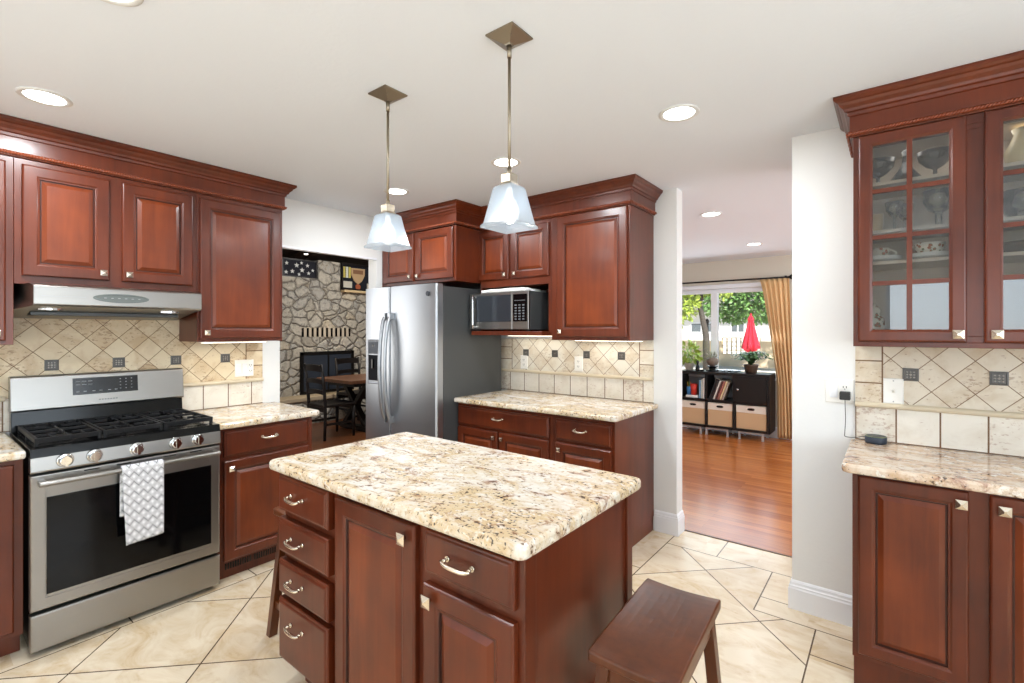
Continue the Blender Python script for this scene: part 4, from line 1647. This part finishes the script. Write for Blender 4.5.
def cup(label, x, y, z, r, h, rx):
    t = thing('tea_cup', label, 'cup', (x, y, z))
    MB().lathe([(r * .6, 0), (r * .62, .003), (r * .9, h * .5), (r, h), (r * .96, h), (r * .85, h * .5), (r * .5, .006)], (0, 0, 0), 24).build('bowl', FLORAL, t)
    MB().tube([(rx * (r * .92 + (.024) * math.sin(PI * k / 8)), 0, h * .88 - h * .68 * k / 8) for k in range(9)], .0042, 8).build('handle', FLORAL, t)
for nm, x, k in (('wall end', -.043, 0), ('knob end', .122, 1)):
    MB_ = [(.03, 0), (.034, .002), (.062, .012), (.076, .017), (.075, .019), (.06, .014), (.02, .006)]
    for j in range(3):
        lathe_thing('saucer', f'white china plates stacked under the cup at the {nm} of the third shelf', 'plate', (x, 2.70, S1 + .0055 * j), MB_, CHINA, f'white china plates under the cup at the {nm}')
cup('small floral tea cup on white plates at the wall end of the third shelf', -.043, 2.70, S1 + .0175, .034, .050, 1)
cup('wide floral tea cup on white plates at the knob end of the third shelf', .122, 2.70, S1 + .0175, .052, .056, -1)
lathe_thing('ginger_jar', 'floral china jar on the cabinet floor at the wall end', 'jar', (-.070, 2.72, 1.396), [(.028, 0), (.036, .01), (.045, .06), (.040, .10), (.024, .115), (.026, .125), (.028, .135), (.015, .155), (.006, .165)], FLORAL)
lathe_thing('pitcher', 'pale gold glass pitcher on the top shelf behind the second glass door', 'pitcher', (.40, 2.70, S3), [(.04, 0), (.05, .01), (.058, .06), (.04, .10), (.03, .13), (.036, .15), (.033, .15), (.026, .13)], flat('pale_gold_glass', srgb(214, 196, 150), .15))
lathe_thing('crystal_bowl', 'wide crystal bowl on the second shelf behind the second glass door', 'bowl', (.41, 2.70, S2), [(.04, 0), (.05, .006), (.08, .05), (.095, .11), (.090, .11), (.072, .05), (.03, .012)], STEMGLASS, n=14)
lathe_thing('serving_dish', 'dark brown serving dish on the third shelf behind the second glass door', 'dish', (.40, 2.70, S1), [(.04, 0), (.05, .004), (.085, .03), (.09, .045), (.084, .045), (.06, .02)], flat('dark_brown_glaze', srgb(72, 50, 38), .25))


# ================================================================== HALL: CUBE SHELF, CURTAIN, PLANTS
t = thing('cube_shelf', 'black six-cube shelf on metal feet under the hall window', 'shelf', (-1.83, 7.12, 0))
sy0, sy1 = 6.93, 7.29
b_ = MB()
sx0, sx1 = -2.42, -1.24
b_.box(sx0, sx1, sy0, sy1, .838, .875); b_.box(sx0, sx1, sy0, sy1, .105, .140)
b_.box(sx0, sx0 + .036, sy0, sy1, .140, .838); b_.box(sx1 - .038, sx1, sy0, sy1, .140, .838)
for a, c_ in ((-2.05, -2.02), (-1.69, -1.655)):
    b_.box(a, c_, sy0 + .001, sy1, .140, .838)
b_.box(sx0 + .03, sx1 - .03, sy0 + .001, sy1, .462, .497)
W(b_, 'body', BLACKWOOD, bevel=.002)
b_ = MB(); b_.box(sx0 + .01, sx1 - .01, sy1 + .0005, sy1 + .006, .11, .87); W(b_, 'back_board', flat('grey_back_board', srgb(150, 152, 156), .6))
b_ = MB(); b_.box(-1.653, -1.280, sy0 - .012, sy0 - .0005, .499, .836); d = W(b_, 'door', BLACKWOOD, bevel=.002)
b_ = MB(); b_.lathe([(.006, 0), (.007, .012), (.014, .018), (.012, .026), (.004, .028)], (0, 0, 0), 16); b_.rot(Matrix.Translation((-1.62, sy0 - .012, .66)) @ Matrix.Rotation(R(90), 4, 'X')); W(b_, 'knob', CHROME, d)
FOOT = flat('foot_metal', srgb(196, 196, 196), .35, .6)
for a, c_ in ((-2.40, -2.10), (-2.045, -1.745), (-1.62, -1.315)):
    for yy in (sy0 + .012, sy1 - .05):
        b_ = MB()
        b_.prism([(a, 0), (a + .025, 0), (a + .025, .085), (c_ - .025, .085), (c_ - .025, 0), (c_, 0), (c_, .1048), (a, .1048)], yy, yy + .025, 'y')
        W(b_, 'foot_frame', FOOT)
BINLO = flat('beige_bin_cloth', srgb(206, 172, 132), .9)
BINHI = flat('pale_bin_cloth', srgb(232, 222, 206), .9)
for lab, a, c_ in (('beige cloth bin in the lower cube at the pillar end of the shelf', -2.378, -2.056), ('beige cloth bin in the middle lower cube of the shelf', -2.014, -1.696), ('beige cloth bin in the lower cube beside the curtain', -1.648, -1.284)):
    tb = thing('storage_bin', lab, 'storage bin', ((a + c_) / 2, 7.1, .1402), 0, 'cloth bins in the cube shelf')
    h = (c_ - a) / 2
    b_ = MB(); b_.box(-h, h, -.155, .17, 0, .215); b_.build('box', BINLO, tb, bevel=.004)
    b_ = MB(); b_.box(-h - .001, h + .001, -.157, .172, .215, .312); b_.build('band', BINHI, tb, bevel=.004)
    b_ = MB()
    b_.rings([[(.045 * math.copysign(abs(math.cos(2 * PI * k / 16)) ** .6, math.cos(2 * PI * k / 16)), y, .265 + .016 * math.sin(2 * PI * k / 16)) for k in range(16)] for y in (-.1572, -.1595)])
    b_.build('handle', DARKMETAL, tb)

# books leaning in the middle cube, tray and books in the first cube
rb = random.Random(11)
def book(label, x, z, th, h, lean, col, grp):
    tb = thing('book', label, 'book', (x, 7.02, z), 0, grp)
    b_ = MB(); b_.box(0, th, -.07, .12, 0, h); b_.rot(Matrix.Translation((0, 0, th * math.sin(lean))) @ Matrix.Rotation(lean, 4, 'Y'))
    b_.build('cover', flat('book_cover', col, .6), tb, bevel=.001)
    b_ = MB(); b_.box(.002, th - .002, -.068, .118, h - .0004, h + .0008); b_.rot(Matrix.Translation((0, 0, th * math.sin(lean))) @ Matrix.Rotation(lean, 4, 'Y'))
    b_.build('pages', flat('book_pages', srgb(236, 230, 216), .8), tb)
for i, (c_, lb, h) in enumerate(((srgb(30, 28, 30), 'black', .30), (srgb(40, 36, 38), 'charcoal', .29), (srgb(226, 220, 210), 'white', .27), (srgb(96, 48, 44), 'maroon', .27), (srgb(172, 110, 96), 'dusty red', .27), (srgb(226, 204, 160), 'cream', .27), (srgb(180, 166, 150), 'grey', .25))):
    book(f'{lb} book leaning in the middle upper cube of the black shelf', -2.005 + i * .0285, .4978, .019, h, R(19), c_, 'books leaning in the middle cube')
for i, (c_, lb, h) in enumerate(((srgb(120, 160, 190), 'blue', .25), (srgb(196, 204, 196), 'pale green', .26), (srgb(238, 236, 232), 'white', .28))):
    book(f'{lb} book upright in the upper cube at the pillar end', -2.135 + i * .026, .4975, .022, h, 0, c_, 'books in the cube at the pillar end')
tr = thing('pencil_tray', 'white tray with a red cup and coloured pots in the upper cube', 'tray', (-2.235, 7.02, .4975))
b_ = MB(); b_.box(-.085, .085, -.07, .07, 0, .035); b_.build('tray', WHITE, tr, bevel=.006)
MB().lathe([(.042, .0352), (.05, .19), (.046, .19), (.04, .05)], (.012, -.01, 0), 18).build('cup', flat('red_cup', srgb(206, 52, 34), .4), tr)
MB().lathe([(.03, .0352), (.034, .15), (.030, .15), (.028, .05)], (-.052, -.02, 0), 14).build('pot', flat('blue_pot', srgb(60, 124, 176), .4), tr)
for k, c_ in enumerate((srgb(236, 176, 50), srgb(90, 150, 80), srgb(230, 120, 60))):
    MB().tube([(-.055 + k * .012, -.02, .06), (-.075 + k * .022, -.02, .215)], .004, 6).build('pencil', flat('pencil_paint', c_, .5), tr)


def leaves(mb, rnd, n, centre, rad, size, droop=0.0, shell=.45, mi=(0,), squash=(1, 1, 1), wide=.42):
    for _ in range(n):
        d = Vector((rnd.gauss(0, 1), rnd.gauss(0, 1), rnd.gauss(0, 1))).normalized()
        r = rad * (shell + (1 - shell) * rnd.random() ** .6)
        p = Vector(centre) + Vector((d.x * squash[0], d.y * squash[1], d.z * squash[2])) * r
        a = (d + Vector((rnd.uniform(-.7, .7), rnd.uniform(-.7, .7), rnd.uniform(-.7, .7) - droop))).normalized()
        s = a.cross(Vector((rnd.uniform(-1, 1), rnd.uniform(-1, 1), rnd.uniform(-1, 1)))).normalized()
        nrm = a.cross(s)
        L = size * rnd.uniform(.7, 1.3)
        q0 = p; q1 = p + a * L * .5 + s * L * wide * .5 + nrm * L * .08; q2 = p + a * L; q3 = p + a * L * .5 - s * L * wide * .5 + nrm * L * .08
        mb.add([q0, q1, q2, q3], [(0, 1, 2), (0, 2, 3)], rnd.choice(mi))
    return mb


def leafmat(name, c):
    m, nt, b = newmat(name)
    n = tnoise(coords(), 6, 2)
    nt.links.new(mix(n, tuple(x * .65 for x in c[:3]) + (1,), c), b.inputs['Base Color'])
    b.inputs['Roughness'].default_value = .5
    return m


LEAF1 = leafmat('leaf_yellow_green', srgb(168, 190, 76))
LEAF2 = leafmat('leaf_mid_green', srgb(112, 156, 80))
LEAF3 = leafmat('leaf_dark_green', srgb(70, 108, 58))
BARK = mat_paint('bark', srgb(72, 66, 60), .9, .5)

t = thing('potted_plant', 'yellow-green leafy plant in a pale pot at the pillar end of the shelf', 'plant', (-2.31, 7.08, .8752))
MB().lathe([(.045, 0), (.05, .005), (.065, .09), (.068, .10), (.060, .10), (.055, .08)], (0, 0, 0), 20).build('pot', flat('pale_pot', srgb(186, 176, 160), .5), t)
b_ = MB(); rl = random.Random(3)
for k in range(7):
    a = rl.uniform(0, 6.28); b_.tube([(0, 0, .08), (.03 * math.cos(a), .03 * math.sin(a), .18), (.09 * math.cos(a), .09 * math.sin(a), .30 + .06 * rl.random())], .004, 5)
b_.build('stem', LEAF2, t)
leaves(MB(), rl, 150, (0, 0, .25), .14, .085, .3, .3, squash=(1, .8, 1.1), wide=.55).build('foliage', LEAF1, t)

o = MB().lathe([(.026, 0), (.03, .01), (.028, .05), (.014, .09), (.016, .105), (.020, .125), (.012, .145), (.003, .15)], (0, 0, 0), 16).build('figurine', BLACK)
o.location = (-2.165, 6.985, .8752); tag(o, 'small black figurine standing on the cube shelf beside the yellow-green plant', 'figurine')
o = MB().lathe([(.022, 0), (.03, .008), (.034, .02), (.030, .02), (.02, .01)], (0, 0, 0), 16).build('trinket_dish', BLACK)
o.location = (-2.105, 6.98, .8752); tag(o, 'tiny black dish on the shelf beside the stone planter', 'dish')
t = thing('planter', 'round grey stone planter with spiky tufts on a black carved stand', 'planter', (-1.985, 7.06, .8752))
b_ = MB(); b_.lathe([(.085, 0), (.085, .012), (.05, .022), (.045, .05), (.07, .062), (.075, .072), (.05, .074)], (0, 0, 0), 24)
for k in range(4):
    a = k * PI / 2 + .5; b_.box(.07 * math.cos(a) - .012, .07 * math.cos(a) + .012, .07 * math.sin(a) - .012, .07 * math.sin(a) + .012, 0, .02)
b_.build('stand', BLACK, t)
MB().lathe([(.03, .074), (.06, .09), (.082, .13), (.078, .17), (.062, .19), (.055, .19), (.06, .17)], (0, 0, 0), 24).build('bowl', mat_paint('grey_stone', srgb(116, 104, 92), .8, .3), t)
leaves(MB(), random.Random(8), 60, (0, 0, .19), .045, .07, -.4, .2, wide=.12).build('foliage', leafmat('grey_green_leaf', srgb(150, 150, 128)), t)
t = thing('glass_platter', 'long clear glass platter lying on the cube shelf top', 'platter', (-1.76, 7.02, .8752))
b_ = MB()
b_.rings([[(a * math.cos(2 * PI * k / 28), c_ * math.sin(2 * PI * k / 28), z) for k in range(28)] for a, c_, z in ((.09, .05, 0), (.11, .06, .004), (.15, .085, .022), (.165, .095, .03), (.16, .09, .031), (.105, .055, .009))])
b_.build('dish', STEMGLASS, t)
b_ = MB(); rp = random.Random(2)
for k in range(16):
    a, r_ = rp.uniform(0, 6.28), rp.uniform(0, .07)
    b_.lathe([(.004, 0), (.013, .006), (.012, .014), (.004, .018)], (r_ * math.cos(a), r_ * .5 * math.sin(a), .0095), 8)
o = b_.build('pebbles', flat('grey_pebbles', srgb(168, 166, 156), .6), t); o['kind'] = 'stuff'
t = thing('potted_plant', 'wide dark green arching plant in a brown pot beside the curtain', 'plant', (-1.495, 7.08, .8752))
MB().lathe([(.065, 0), (.07, .006), (.090, .10), (.094, .115), (.086, .115), (.08, .10)], (0, 0, 0), 24).build('pot', flat('brown_pot', srgb(74, 54, 40), .5), t)
b_ = MB(); rl = random.Random(5)
for k in range(70):
    a = rl.uniform(0, 6.28); rr_ = rl.uniform(.12, .30); top = rl.uniform(.12, .24)
    pts = [Vector((rr_ * u * math.cos(a), rr_ * .7 * u * math.sin(a), .10 + top * math.sin(u * 2.3) * (1 - .25 * u))) for u in (0, .2, .4, .6, .8, 1)]
    for i in range(5):
        p, q = pts[i], pts[i + 1]; d = (q - p); s = Vector((-d.y, d.x, 0)).normalized() * .032
        b_.add([p, p + d * .5 + s, q, p + d * .5 - s], [(0, 1, 2), (0, 2, 3)])
b_.build('foliage', LEAF3, t)
leaves(MB(), rl, 26, (0, 0, .2), .2, .025, 0, .5, squash=(1.1, .7, .35)).build('flower', flat('white_petals', srgb(232, 230, 220), .6), t)

# curtain and rod
t = thing('curtain_rod', 'black curtain rod with ball finial above the hall window', 'curtain rod', (-2.1, 7.22, 2.145))
b_ = MB(); b_.tube([(-1.1, 0, 0), (1.02, 0, 0)], .012, 10); b_.build('rod', DARKMETAL, t)
b_ = MB(); b_.lathe([(.013, 0), (.016, .006), (.012, .012), (.028, .026), (.034, .045), (.028, .064), (.010, .076)], (0, 0, 0), 16); b_.rot(Matrix.Translation((1.02, 0, 0)) @ Matrix.Rotation(R(90), 4, 'Y')); b_.build('finial', DARKMETAL, t)
for xx in (-.98, .98):
    b_ = MB(); b_.tube([(xx, 0, -.002), (xx, .097, -.002)], .008, 8); b_.box(xx - .015, xx + .015, .088, .099, -.04, .03); b_.build('bracket', DARKMETAL, t)
CURT = flat('gold_curtain_cloth', srgb(218, 180, 130), .75)
mb = MB()
NU, NV = 90, 30
vs, fs = [], []
for j in range(NV + 1):
    v_ = j / NV
    z = 2.135 - 2.115 * v_
    l_ = -1.415 + .205 * min(1, v_ / .66) ** .8 + .006 * v_
    r_ = -1.068 + .075 * v_
    for i in range(NU + 1):
        u = i / NU
        x = l_ + (r_ - l_) * u
        amp = .012 + .014 * min(1, v_ * 2.5)
        y = amp * math.sin(u * 2 * PI * 5.5 + .5) + .3 * amp * math.sin(u * 2 * PI * 12 + v_ * 2)
        vs.append((x + 1.24, y, z))
for j in range(NV):
    for i in range(NU):
        a = j * (NU + 1) + i
        fs.append((a, a + 1, a + NU + 2, a + NU + 1))
mb.add(vs, fs, 0, True)
o = mb.build('curtain', CURT); o.location = (-1.24, 7.222, 0)
sl = o.modifiers.new('cloth', 'SOLIDIFY'); sl.thickness = .004
tag(o, 'gold floor-length curtain gathered at the end of the hall window', 'curtain')


# ================================================================== DEN: FIREPLACE, TABLE, CHAIRS
t = thing('stone_fireplace', 'rough fieldstone fireplace wall with raised hearth in the den', 'fireplace', (-7.6, 4.2, 0))
fx = -7.4
b_ = MB()
b_.box(-8.3, fx, 2.4, 4.266, .0, 2.29); b_.box(-8.3, fx, 4.266, 4.67, 0, 2.60); b_.box(-8.3, fx, 4.67, 6.6, 0, 2.10)
W(b_, 'chimney_breast', ROCK)
b_ = MB(); b_.box(fx + .0005, -7.1, 2.6, 6.2, 0, .355); W(b_, 'hearth_base', ROCK)
b_ = MB(); b_.box(fx + .0005, -7.07, 2.58, 6.22, .355, .42); W(b_, 'hearth_slab', mat_paint('tan_hearth', srgb(176, 158, 130), .7, .2), bevel=.012)
b_ = MB(); b_.box(fx - .02, fx + .10, 4.69, 5.9, 2.1005, 2.14); W(b_, 'mantel_board', flat('pine_board', srgb(206, 180, 136), .6), bevel=.004)
for k in range(11):
    y = 3.985 + k * .0845
    b_ = MB(); b_.box(fx - .02, fx + .004, y, y + .034, 1.345, 1.488); W(b_, 'vent', BLACK)
    if k < 10:
        b_ = MB(); b_.box(fx - .02, fx + .008, y + .036, y + .082, 1.34, 1.492); W(b_, 'vent_brick', mat_paint('pale_brick', srgb(196, 184, 164), .8, .3) if k == 0 else bpy.data.materials['pale_brick'], bevel=.004)
b_ = MB()
b_.box(fx, fx + .03, 3.955, 4.005, .45, 1.10); b_.box(fx, fx + .03, 4.87, 4.92, .45, 1.10); b_.box(fx, fx + .03, 3.955, 4.92, 1.05, 1.10); b_.box(fx, fx + .03, 3.955, 4.92, .421, .47)
sc_ = W(b_, 'fire_screen', DARKMETAL, bevel=.003)
b_ = MB(); b_.box(fx + .002, fx + .015, 4.0, 4.875, .46, 1.06); W(b_, 'screen_glass', flat('screen_glass_grey', srgb(52, 58, 68), .2), sc_)
b_ = MB(); b_.box(fx + .012, fx + .026, 4.43, 4.45, .46, 1.06); W(b_, 'door_stile', DARKMETAL, sc_)

# framed starry cloth on the ledge
t = thing('flag_case', 'dark framed case of navy cloth with white stars on the stone ledge', 'display case', (-7.46, 3.98, 2.2905))
b_ = MB()
for y0, y1, z0, z1 in ((-.30, .28, 0, .02), (-.30, .28, .27, .29), (-.30, -.28, .02, .27), (.26, .28, .02, .27)):
    b_.box(-.04, .05, y0, y1, z0, z1)
b_.build('frame', BLACKWOOD, t, bevel=.002)
cl_ = MB().box(-.035, .03, -.28, .26, .02, .27).build('cloth', flat('navy_cloth', srgb(15, 17, 30), .8), t)
b_ = MB()
for sy, sz, sr in ((-.22, .21, .035), (-.13, .09, .04), (-.06, .19, .045), (.03, .12, .045), (.02, .235, .03), (.12, .20, .035), (.14, .08, .035), (-.23, .07, .035), (.21, .13, .03), (-.02, .05, .03)):
    pts = [((sr if k % 2 == 0 else sr * .42) * math.sin(PI * k / 5), (sr if k % 2 == 0 else sr * .42) * math.cos(PI * k / 5)) for k in range(10)]
    b_.rings([[(x, sy + a, sz + c_) for a, c_ in pts] for x in (.0295, .032)])
b_.build('star_pattern', flat('white_star_cloth', srgb(226, 226, 222), .8), cl_)

t = thing('shadow_box', 'black shadow box with tan shield and ribbons on the pine mantel board', 'shadow box', (-7.44, 5.05, 2.141))
b_ = MB()
for y0, y1, z0, z1 in ((-.36, .42, 0, .03), (-.36, .42, .44, .47), (-.36, -.33, .03, .44), (.39, .42, .03, .44)):
    b_.box(-.04, .06, y0, y1, z0, z1)
b_.build('frame', BLACKWOOD, t, bevel=.002)
MB().box(-.038, .0, -.33, .39, .03, .44).build('backing', flat('dark_navy_felt', srgb(20, 22, 32), .9), t)
b_ = MB(); sh = [(-.15, .40), (.13, .40), (.125, .28), (.07, .18), (-.01, .12), (-.09, .18), (-.145, .28)]
b_.rings([[(x, a, c_) for a, c_ in sh] for x in (.0, .014)]); b_.build('shield', flat('tan_shield', srgb(190, 158, 118), .6), t)
b_ = MB(); b_.box(.0, .016, -.11, .09, .30, .37); b_.build('shield_band', flat('brown_shield_band', srgb(132, 92, 62), .6), t)
for k in range(3):
    MB().box(0, .012, -.30 + k * .052, -.26 + k * .052, .22, .41).build('ribbon', flat('ribbon_yellow', srgb(206, 190, 96) if k != 1 else srgb(222, 222, 210), .7), t)
MB().box(0, .012, -.31, -.13, .05, .16).build('card', flat('pale_card', srgb(206, 200, 184), .7), t)
MB().box(0, .012, .18, .30, .05, .15).build('card', bpy.data.materials['pale_card'], t)
b_ = MB(); b_.rings([[(x, -.01 + .05 * math.cos(2 * PI * k / 20), .075 + .05 * math.sin(2 * PI * k / 20)) for k in range(20)] for x in (0, .014)]); b_.build('disc', flat('rust_disc', srgb(176, 92, 56), .5), t)

t = thing('spot_lamp', 'small lit ceiling spotlight in the dark den above the starry case', 'spotlight', (-7.0, 3.84, 2.61))
b_ = MB(); b_.tube([(0, 0, .07), (0, 0, .25)], .008, 8); b_.lathe([(.03, .235), (.03, .26), (.01, .265)], (0, 0, 0), 16); b_.build('mount', DARKMETAL, t)
b_ = MB(); b_.lathe([(.03, 0), (.034, .01), (.03, .06), (.012, .075)], (0, 0, 0), 18); b_.build('head', DARKMETAL, t)
MB().lathe([(.026, -.012), (.030, -.004), (.028, .0005)], (0, 0, 0), 16).build('bulb', WARMLENS, t)
lamp('spot_glow', 'SPOT', (-7.0, 3.9, 2.55), 60, (1, .82, .55), (R(20), R(-22), 0), spot_size=R(100), spot_blend=.8)

t = thing('dining_table', 'dark trestle dining table with brown plank top in the den', 'table', (-6.17, 4.75, 0))
b_ = MB(); b_.box(-6.60, -5.74, 3.78, 5.75, .715, .76); W(b_, 'tabletop', mat_cherry('brown_planks', srgb(86, 54, 36), srgb(126, 84, 58), .35), bevel=.006)
b_ = MB(); b_.box(-6.5, -5.84, 3.9, 5.6, .66, .714); W(b_, 'apron', BLACKWOOD)
for yy in (4.15, 5.3):
    b_ = MB()
    b_.box(-6.5, -5.84, yy - .05, yy + .05, 0, .07)
    for s_ in (-1, 1):
        b_.hexa([(-6.17 - s_ * .27 - .045, yy - .04, .06), (-6.17 - s_ * .27 + .045, yy - .04, .06), (-6.17 - s_ * .27 + .045, yy + .04, .06), (-6.17 - s_ * .27 - .045, yy + .04, .06)],
                [(-6.17 + s_ * .27 - .045, yy - .04, .67), (-6.17 + s_ * .27 + .045, yy - .04, .67), (-6.17 + s_ * .27 + .045, yy + .04, .67), (-6.17 + s_ * .27 - .045, yy + .04, .67)])
    W(b_, 'trestle', BLACKWOOD, bevel=.004)
b_ = MB(); b_.box(-6.21, -6.13, 4.2, 5.25, .12, .20); W(b_, 'stretcher', BLACKWOOD)


def ladder_chair(label, x, y, rz):
    t = thing('dining_chair', label, 'chair', (x, y, 0), rz, 'dark ladder-back chairs at the den table')
    # faces local +y, back at -y
    b_ = MB(); slab(b_, rounded([(-.225, -.22), (.225, -.22), (.235, .25), (-.235, .25)], .03), .43, .465, .01); b_.build('seat', BLACKWOOD, t)
    for sx in (-1, 1):
        b_ = MB(); b_.tube([(sx * .205, -.215, 0), (sx * .205, -.205, .22), (sx * .205, -.205, .46), (sx * .205, -.225, .75), (sx * .205, -.262, 1.0)], [.019, .021, .022, .02, .016], 8); b_.build('back_post', BLACKWOOD, t)
        b_ = MB(); b_.tube([(sx * .205, .22, 0), (sx * .205, .22, .22), (sx * .205, .22, .43)], [.018, .022, .024], 8); b_.build('leg', BLACKWOOD, t)
        b_ = MB(); b_.box(sx * .205 - .01, sx * .205 + .01, -.205, .22, .19, .22); b_.build('stretcher', BLACKWOOD, t)
    for z, h, yb in ((.60, .055, -.215), (.74, .06, -.228), (.90, .085, -.252)):
        b_ = MB()
        n = 10
        pts = []
        for k in range(n + 1):
            u = k / n; x_ = -.2 + .4 * u
            c_ = .022 * math.sin(PI * u)
            pts.append((x_, yb - c_, z + (.012 * math.sin(PI * u))))
        rs = [[(px, py - .008, pz), (px, py + .008, pz), (px, py + .008, pz + h), (px, py - .008, pz + h)] for px, py, pz in pts]
        b_.rings(rs); b_.build('back_slat', BLACKWOOD, t)
    b_ = MB(); b_.box(-.2, .2, .20, .24, .37, .43); b_.box(-.2, .2, -.22, -.19, .37, .43); b_.build('apron', BLACKWOOD, t)
    b_ = MB(); b_.box(-.2, .2, .212, .228, .10, .13); b_.build('stretcher', BLACKWOOD, t)


ladder_chair('black ladder-back chair at the near end of the den table', -6.04, 3.67, 0)
ladder_chair('black ladder-back chair with its back to the den fireplace', -6.765, 4.56, R(-90))


# ================================================================== OUTDOORS
gm = mat_paint('pale_patio_concrete', srgb(208, 200, 186), .9, .2)
b_ = MB().box(-40, 25, 7.45, 60, -.2, -.1)
struct(b_.build('ground', gm))
b_ = MB().box(-40, 25, -40, -1.87, -.2, -.1)
struct(b_.build('ground_rear', gm))
b_ = MB().box(2.48, 25, -1.87, 7.45, -.2, -.1)
struct(b_.build('ground_side', gm))

t = thing('house', 'white house with grey windows beyond the garden block wall', 'house', (-8, 28, -.1))
b_ = MB(); b_.box(-8, 7, 0, 6, 0, 2.7); b_.build('wall', flat('white_stucco', srgb(228, 228, 226), .9), t)
b_ = MB(); b_.prism([(-.5, 2.6), (-.5, 2.75), (3, 4.2), (6.5, 2.75), (6.5, 2.6)], -8.4, 7.4, 'x'); b_.build('roof', flat('grey_roof', srgb(130, 124, 118), .9), t)
for a, c_ in ((-1.0, .1), (1.15, 1.75), (3.1, 3.9)):
    f_ = MB().box(a - .07, c_ + .07, -.05, .02, 1.42, 2.03).build('window', TRIMWHITE, t)
    MB().box(a, c_, -.06, -.045, 1.5, 1.95).build('pane', flat('window_grey', srgb(96, 104, 108), .3), f_)
    MB().box((a + c_) / 2 - .03, (a + c_) / 2 + .03, -.07, -.055, 1.5, 1.95).build('mullion', TRIMWHITE, f_)
t = thing('block_wall', 'beige garden block wall with lattice blocks before the white house', 'garden wall', (-7, 22.5, -.1))
BLK = flat('beige_block', srgb(236, 214, 182), .9)
b_ = MB(); b_.box(-9, 1.05, 0, .2, 0, 1.05); b_.box(2.6, 9, 0, .2, 0, 1.05); b_.box(1.05, 2.6, 0, .2, 0, .5); b_.build('solid_wall', BLK, t)
b_ = MB()
for k in range(9):
    b_.box(1.05 + k * .19, 1.09 + k * .19, .05, .15, .5, 1.25)
for k in range(5):
    b_.box(1.05, 2.61, .06, .14, .5 + k * .18, .54 + k * .18)
b_.build('lattice', flat('pale_lattice', srgb(226, 206, 172), .9), t)
b_ = MB(); b_.box(-9, 1.05, -.03, .23, 1.05, 1.11); b_.box(2.6, 9, -.03, .23, 1.05, 1.11); b_.build('coping', BLK, t)

t = thing('patio_umbrella', 'closed red patio umbrella standing outside the hall window', 'umbrella', (-3.70, 17.5, -.1))
b_ = MB(); b_.tube([(0, 0, 0), (0, 0, 2.06)], .022, 8); b_.build('pole', DARKMETAL, t)
b_ = MB(); b_.lathe([(.26, 0), (.26, .05), (.06, .09), (.04, .3), (.025, .3)], (0, 0, 0), 20); b_.build('base', DARKMETAL, t)
b_ = MB(); rs = []
for z, r_ in [(.87 + (a_ - .78) * .80, c_) for a_, c_ in ((.78, .02), (.80, .11), (.88, .235), (1.05, .225), (1.4, .165), (1.75, .11), (2.02, .07), (2.10, .085), (2.2, .05), (2.28, .012))]:
    rs.append([(r_ * (1 + .22 * math.cos(8 * a)) * math.cos(a), r_ * (1 + .22 * math.cos(8 * a)) * math.sin(a), z + (.05 * math.cos(4 * a) if z < .9 else 0)) for a in (2 * PI * k / 64 for k in range(64))])
b_.rings(rs, smooth=True); b_.build('canopy', flat('red_canvas', srgb(206, 26, 52), .8), t)
b_ = MB(); b_.lathe([(.02, 2.055), (.035, 2.08), (.03, 2.11), (.005, 2.13)], (0, 0, 0), 12); b_.build('finial', flat('red_finial', srgb(190, 24, 48), .6), t)


def tree(label, x, y, trunk, crowns, n, mat, seed, size):
    t = thing('garden_tree', label, 'tree', (x, y, -.1))
    b_ = MB(); b_.tube(trunk, [.115 - .07 * k / (len(trunk) - 1) for k in range(len(trunk))], 10)
    rt = random.Random(seed)
    top = Vector(trunk[-2])
    for c_, r_ in crowns:
        b_.tube([top, (top + Vector(c_)) / 2 + Vector((0, 0, .15)), Vector(c_)], [.07, .05, .02], 6)
    b_.build('trunk', BARK, t)
    b_ = MB()
    for c_, r_ in crowns:
        leaves(b_, rt, int(n * r_ * r_), c_, r_, size, .3, .35, wide=.6)
    b_.build('foliage', mat, t)
tree('bright yellow-green tree outside the pillar end of the hall window', -4.9, 15.0, [(.52, 0, 0), (.50, 0, 1.4), (.3, 0, 2.4), (0, 0, 3.3)], [((-.55, -.4, 2.7), .85), ((-.1, -.5, 2.35), .55), ((-.2, 0, 3.6), 1.2), ((.75, .2, 3.3), .8), ((-1.6, 0, 3.0), 1.1), ((-.5, -.2, 1.95), .38)], 1500, LEAF1, 1, .14)
tree('mid green tree outside the hall window behind the red umbrella', -3.2, 20.3, [(.25, 0, 0), (.25, 0, 1.5), (0, 0, 2.6), (-.4, 0, 3.5)], [((-.9, -.6, 2.8), 1.0), ((-2.0, -.3, 2.75), .85), ((-.1, -.4, 2.5), .75), ((-1.2, 0, 4.0), 1.4), ((.6, 0, 3.5), 1.3), ((-2.7, 0, 4.0), 1.1), ((-1.5, -.5, 2.3), .5), ((.2, -.3, 2.0), .4)], 1500, LEAF2, 2, .16)
t = thing('garden_post', 'slim dark post in the garden behind the planter', 'post', (-4.55, 15.6, -.1))
b_ = MB(); b_.tube([(0, 0, 0), (0, 0, 1.82)], .05, 10); b_.build('pole', DARKMETAL, t)
b_ = MB(); b_.lathe([(.07, 1.80), (.075, 1.84), (.04, 1.90), (.01, 1.93)], (0, 0, 0), 14); b_.build('cap', DARKMETAL, t)
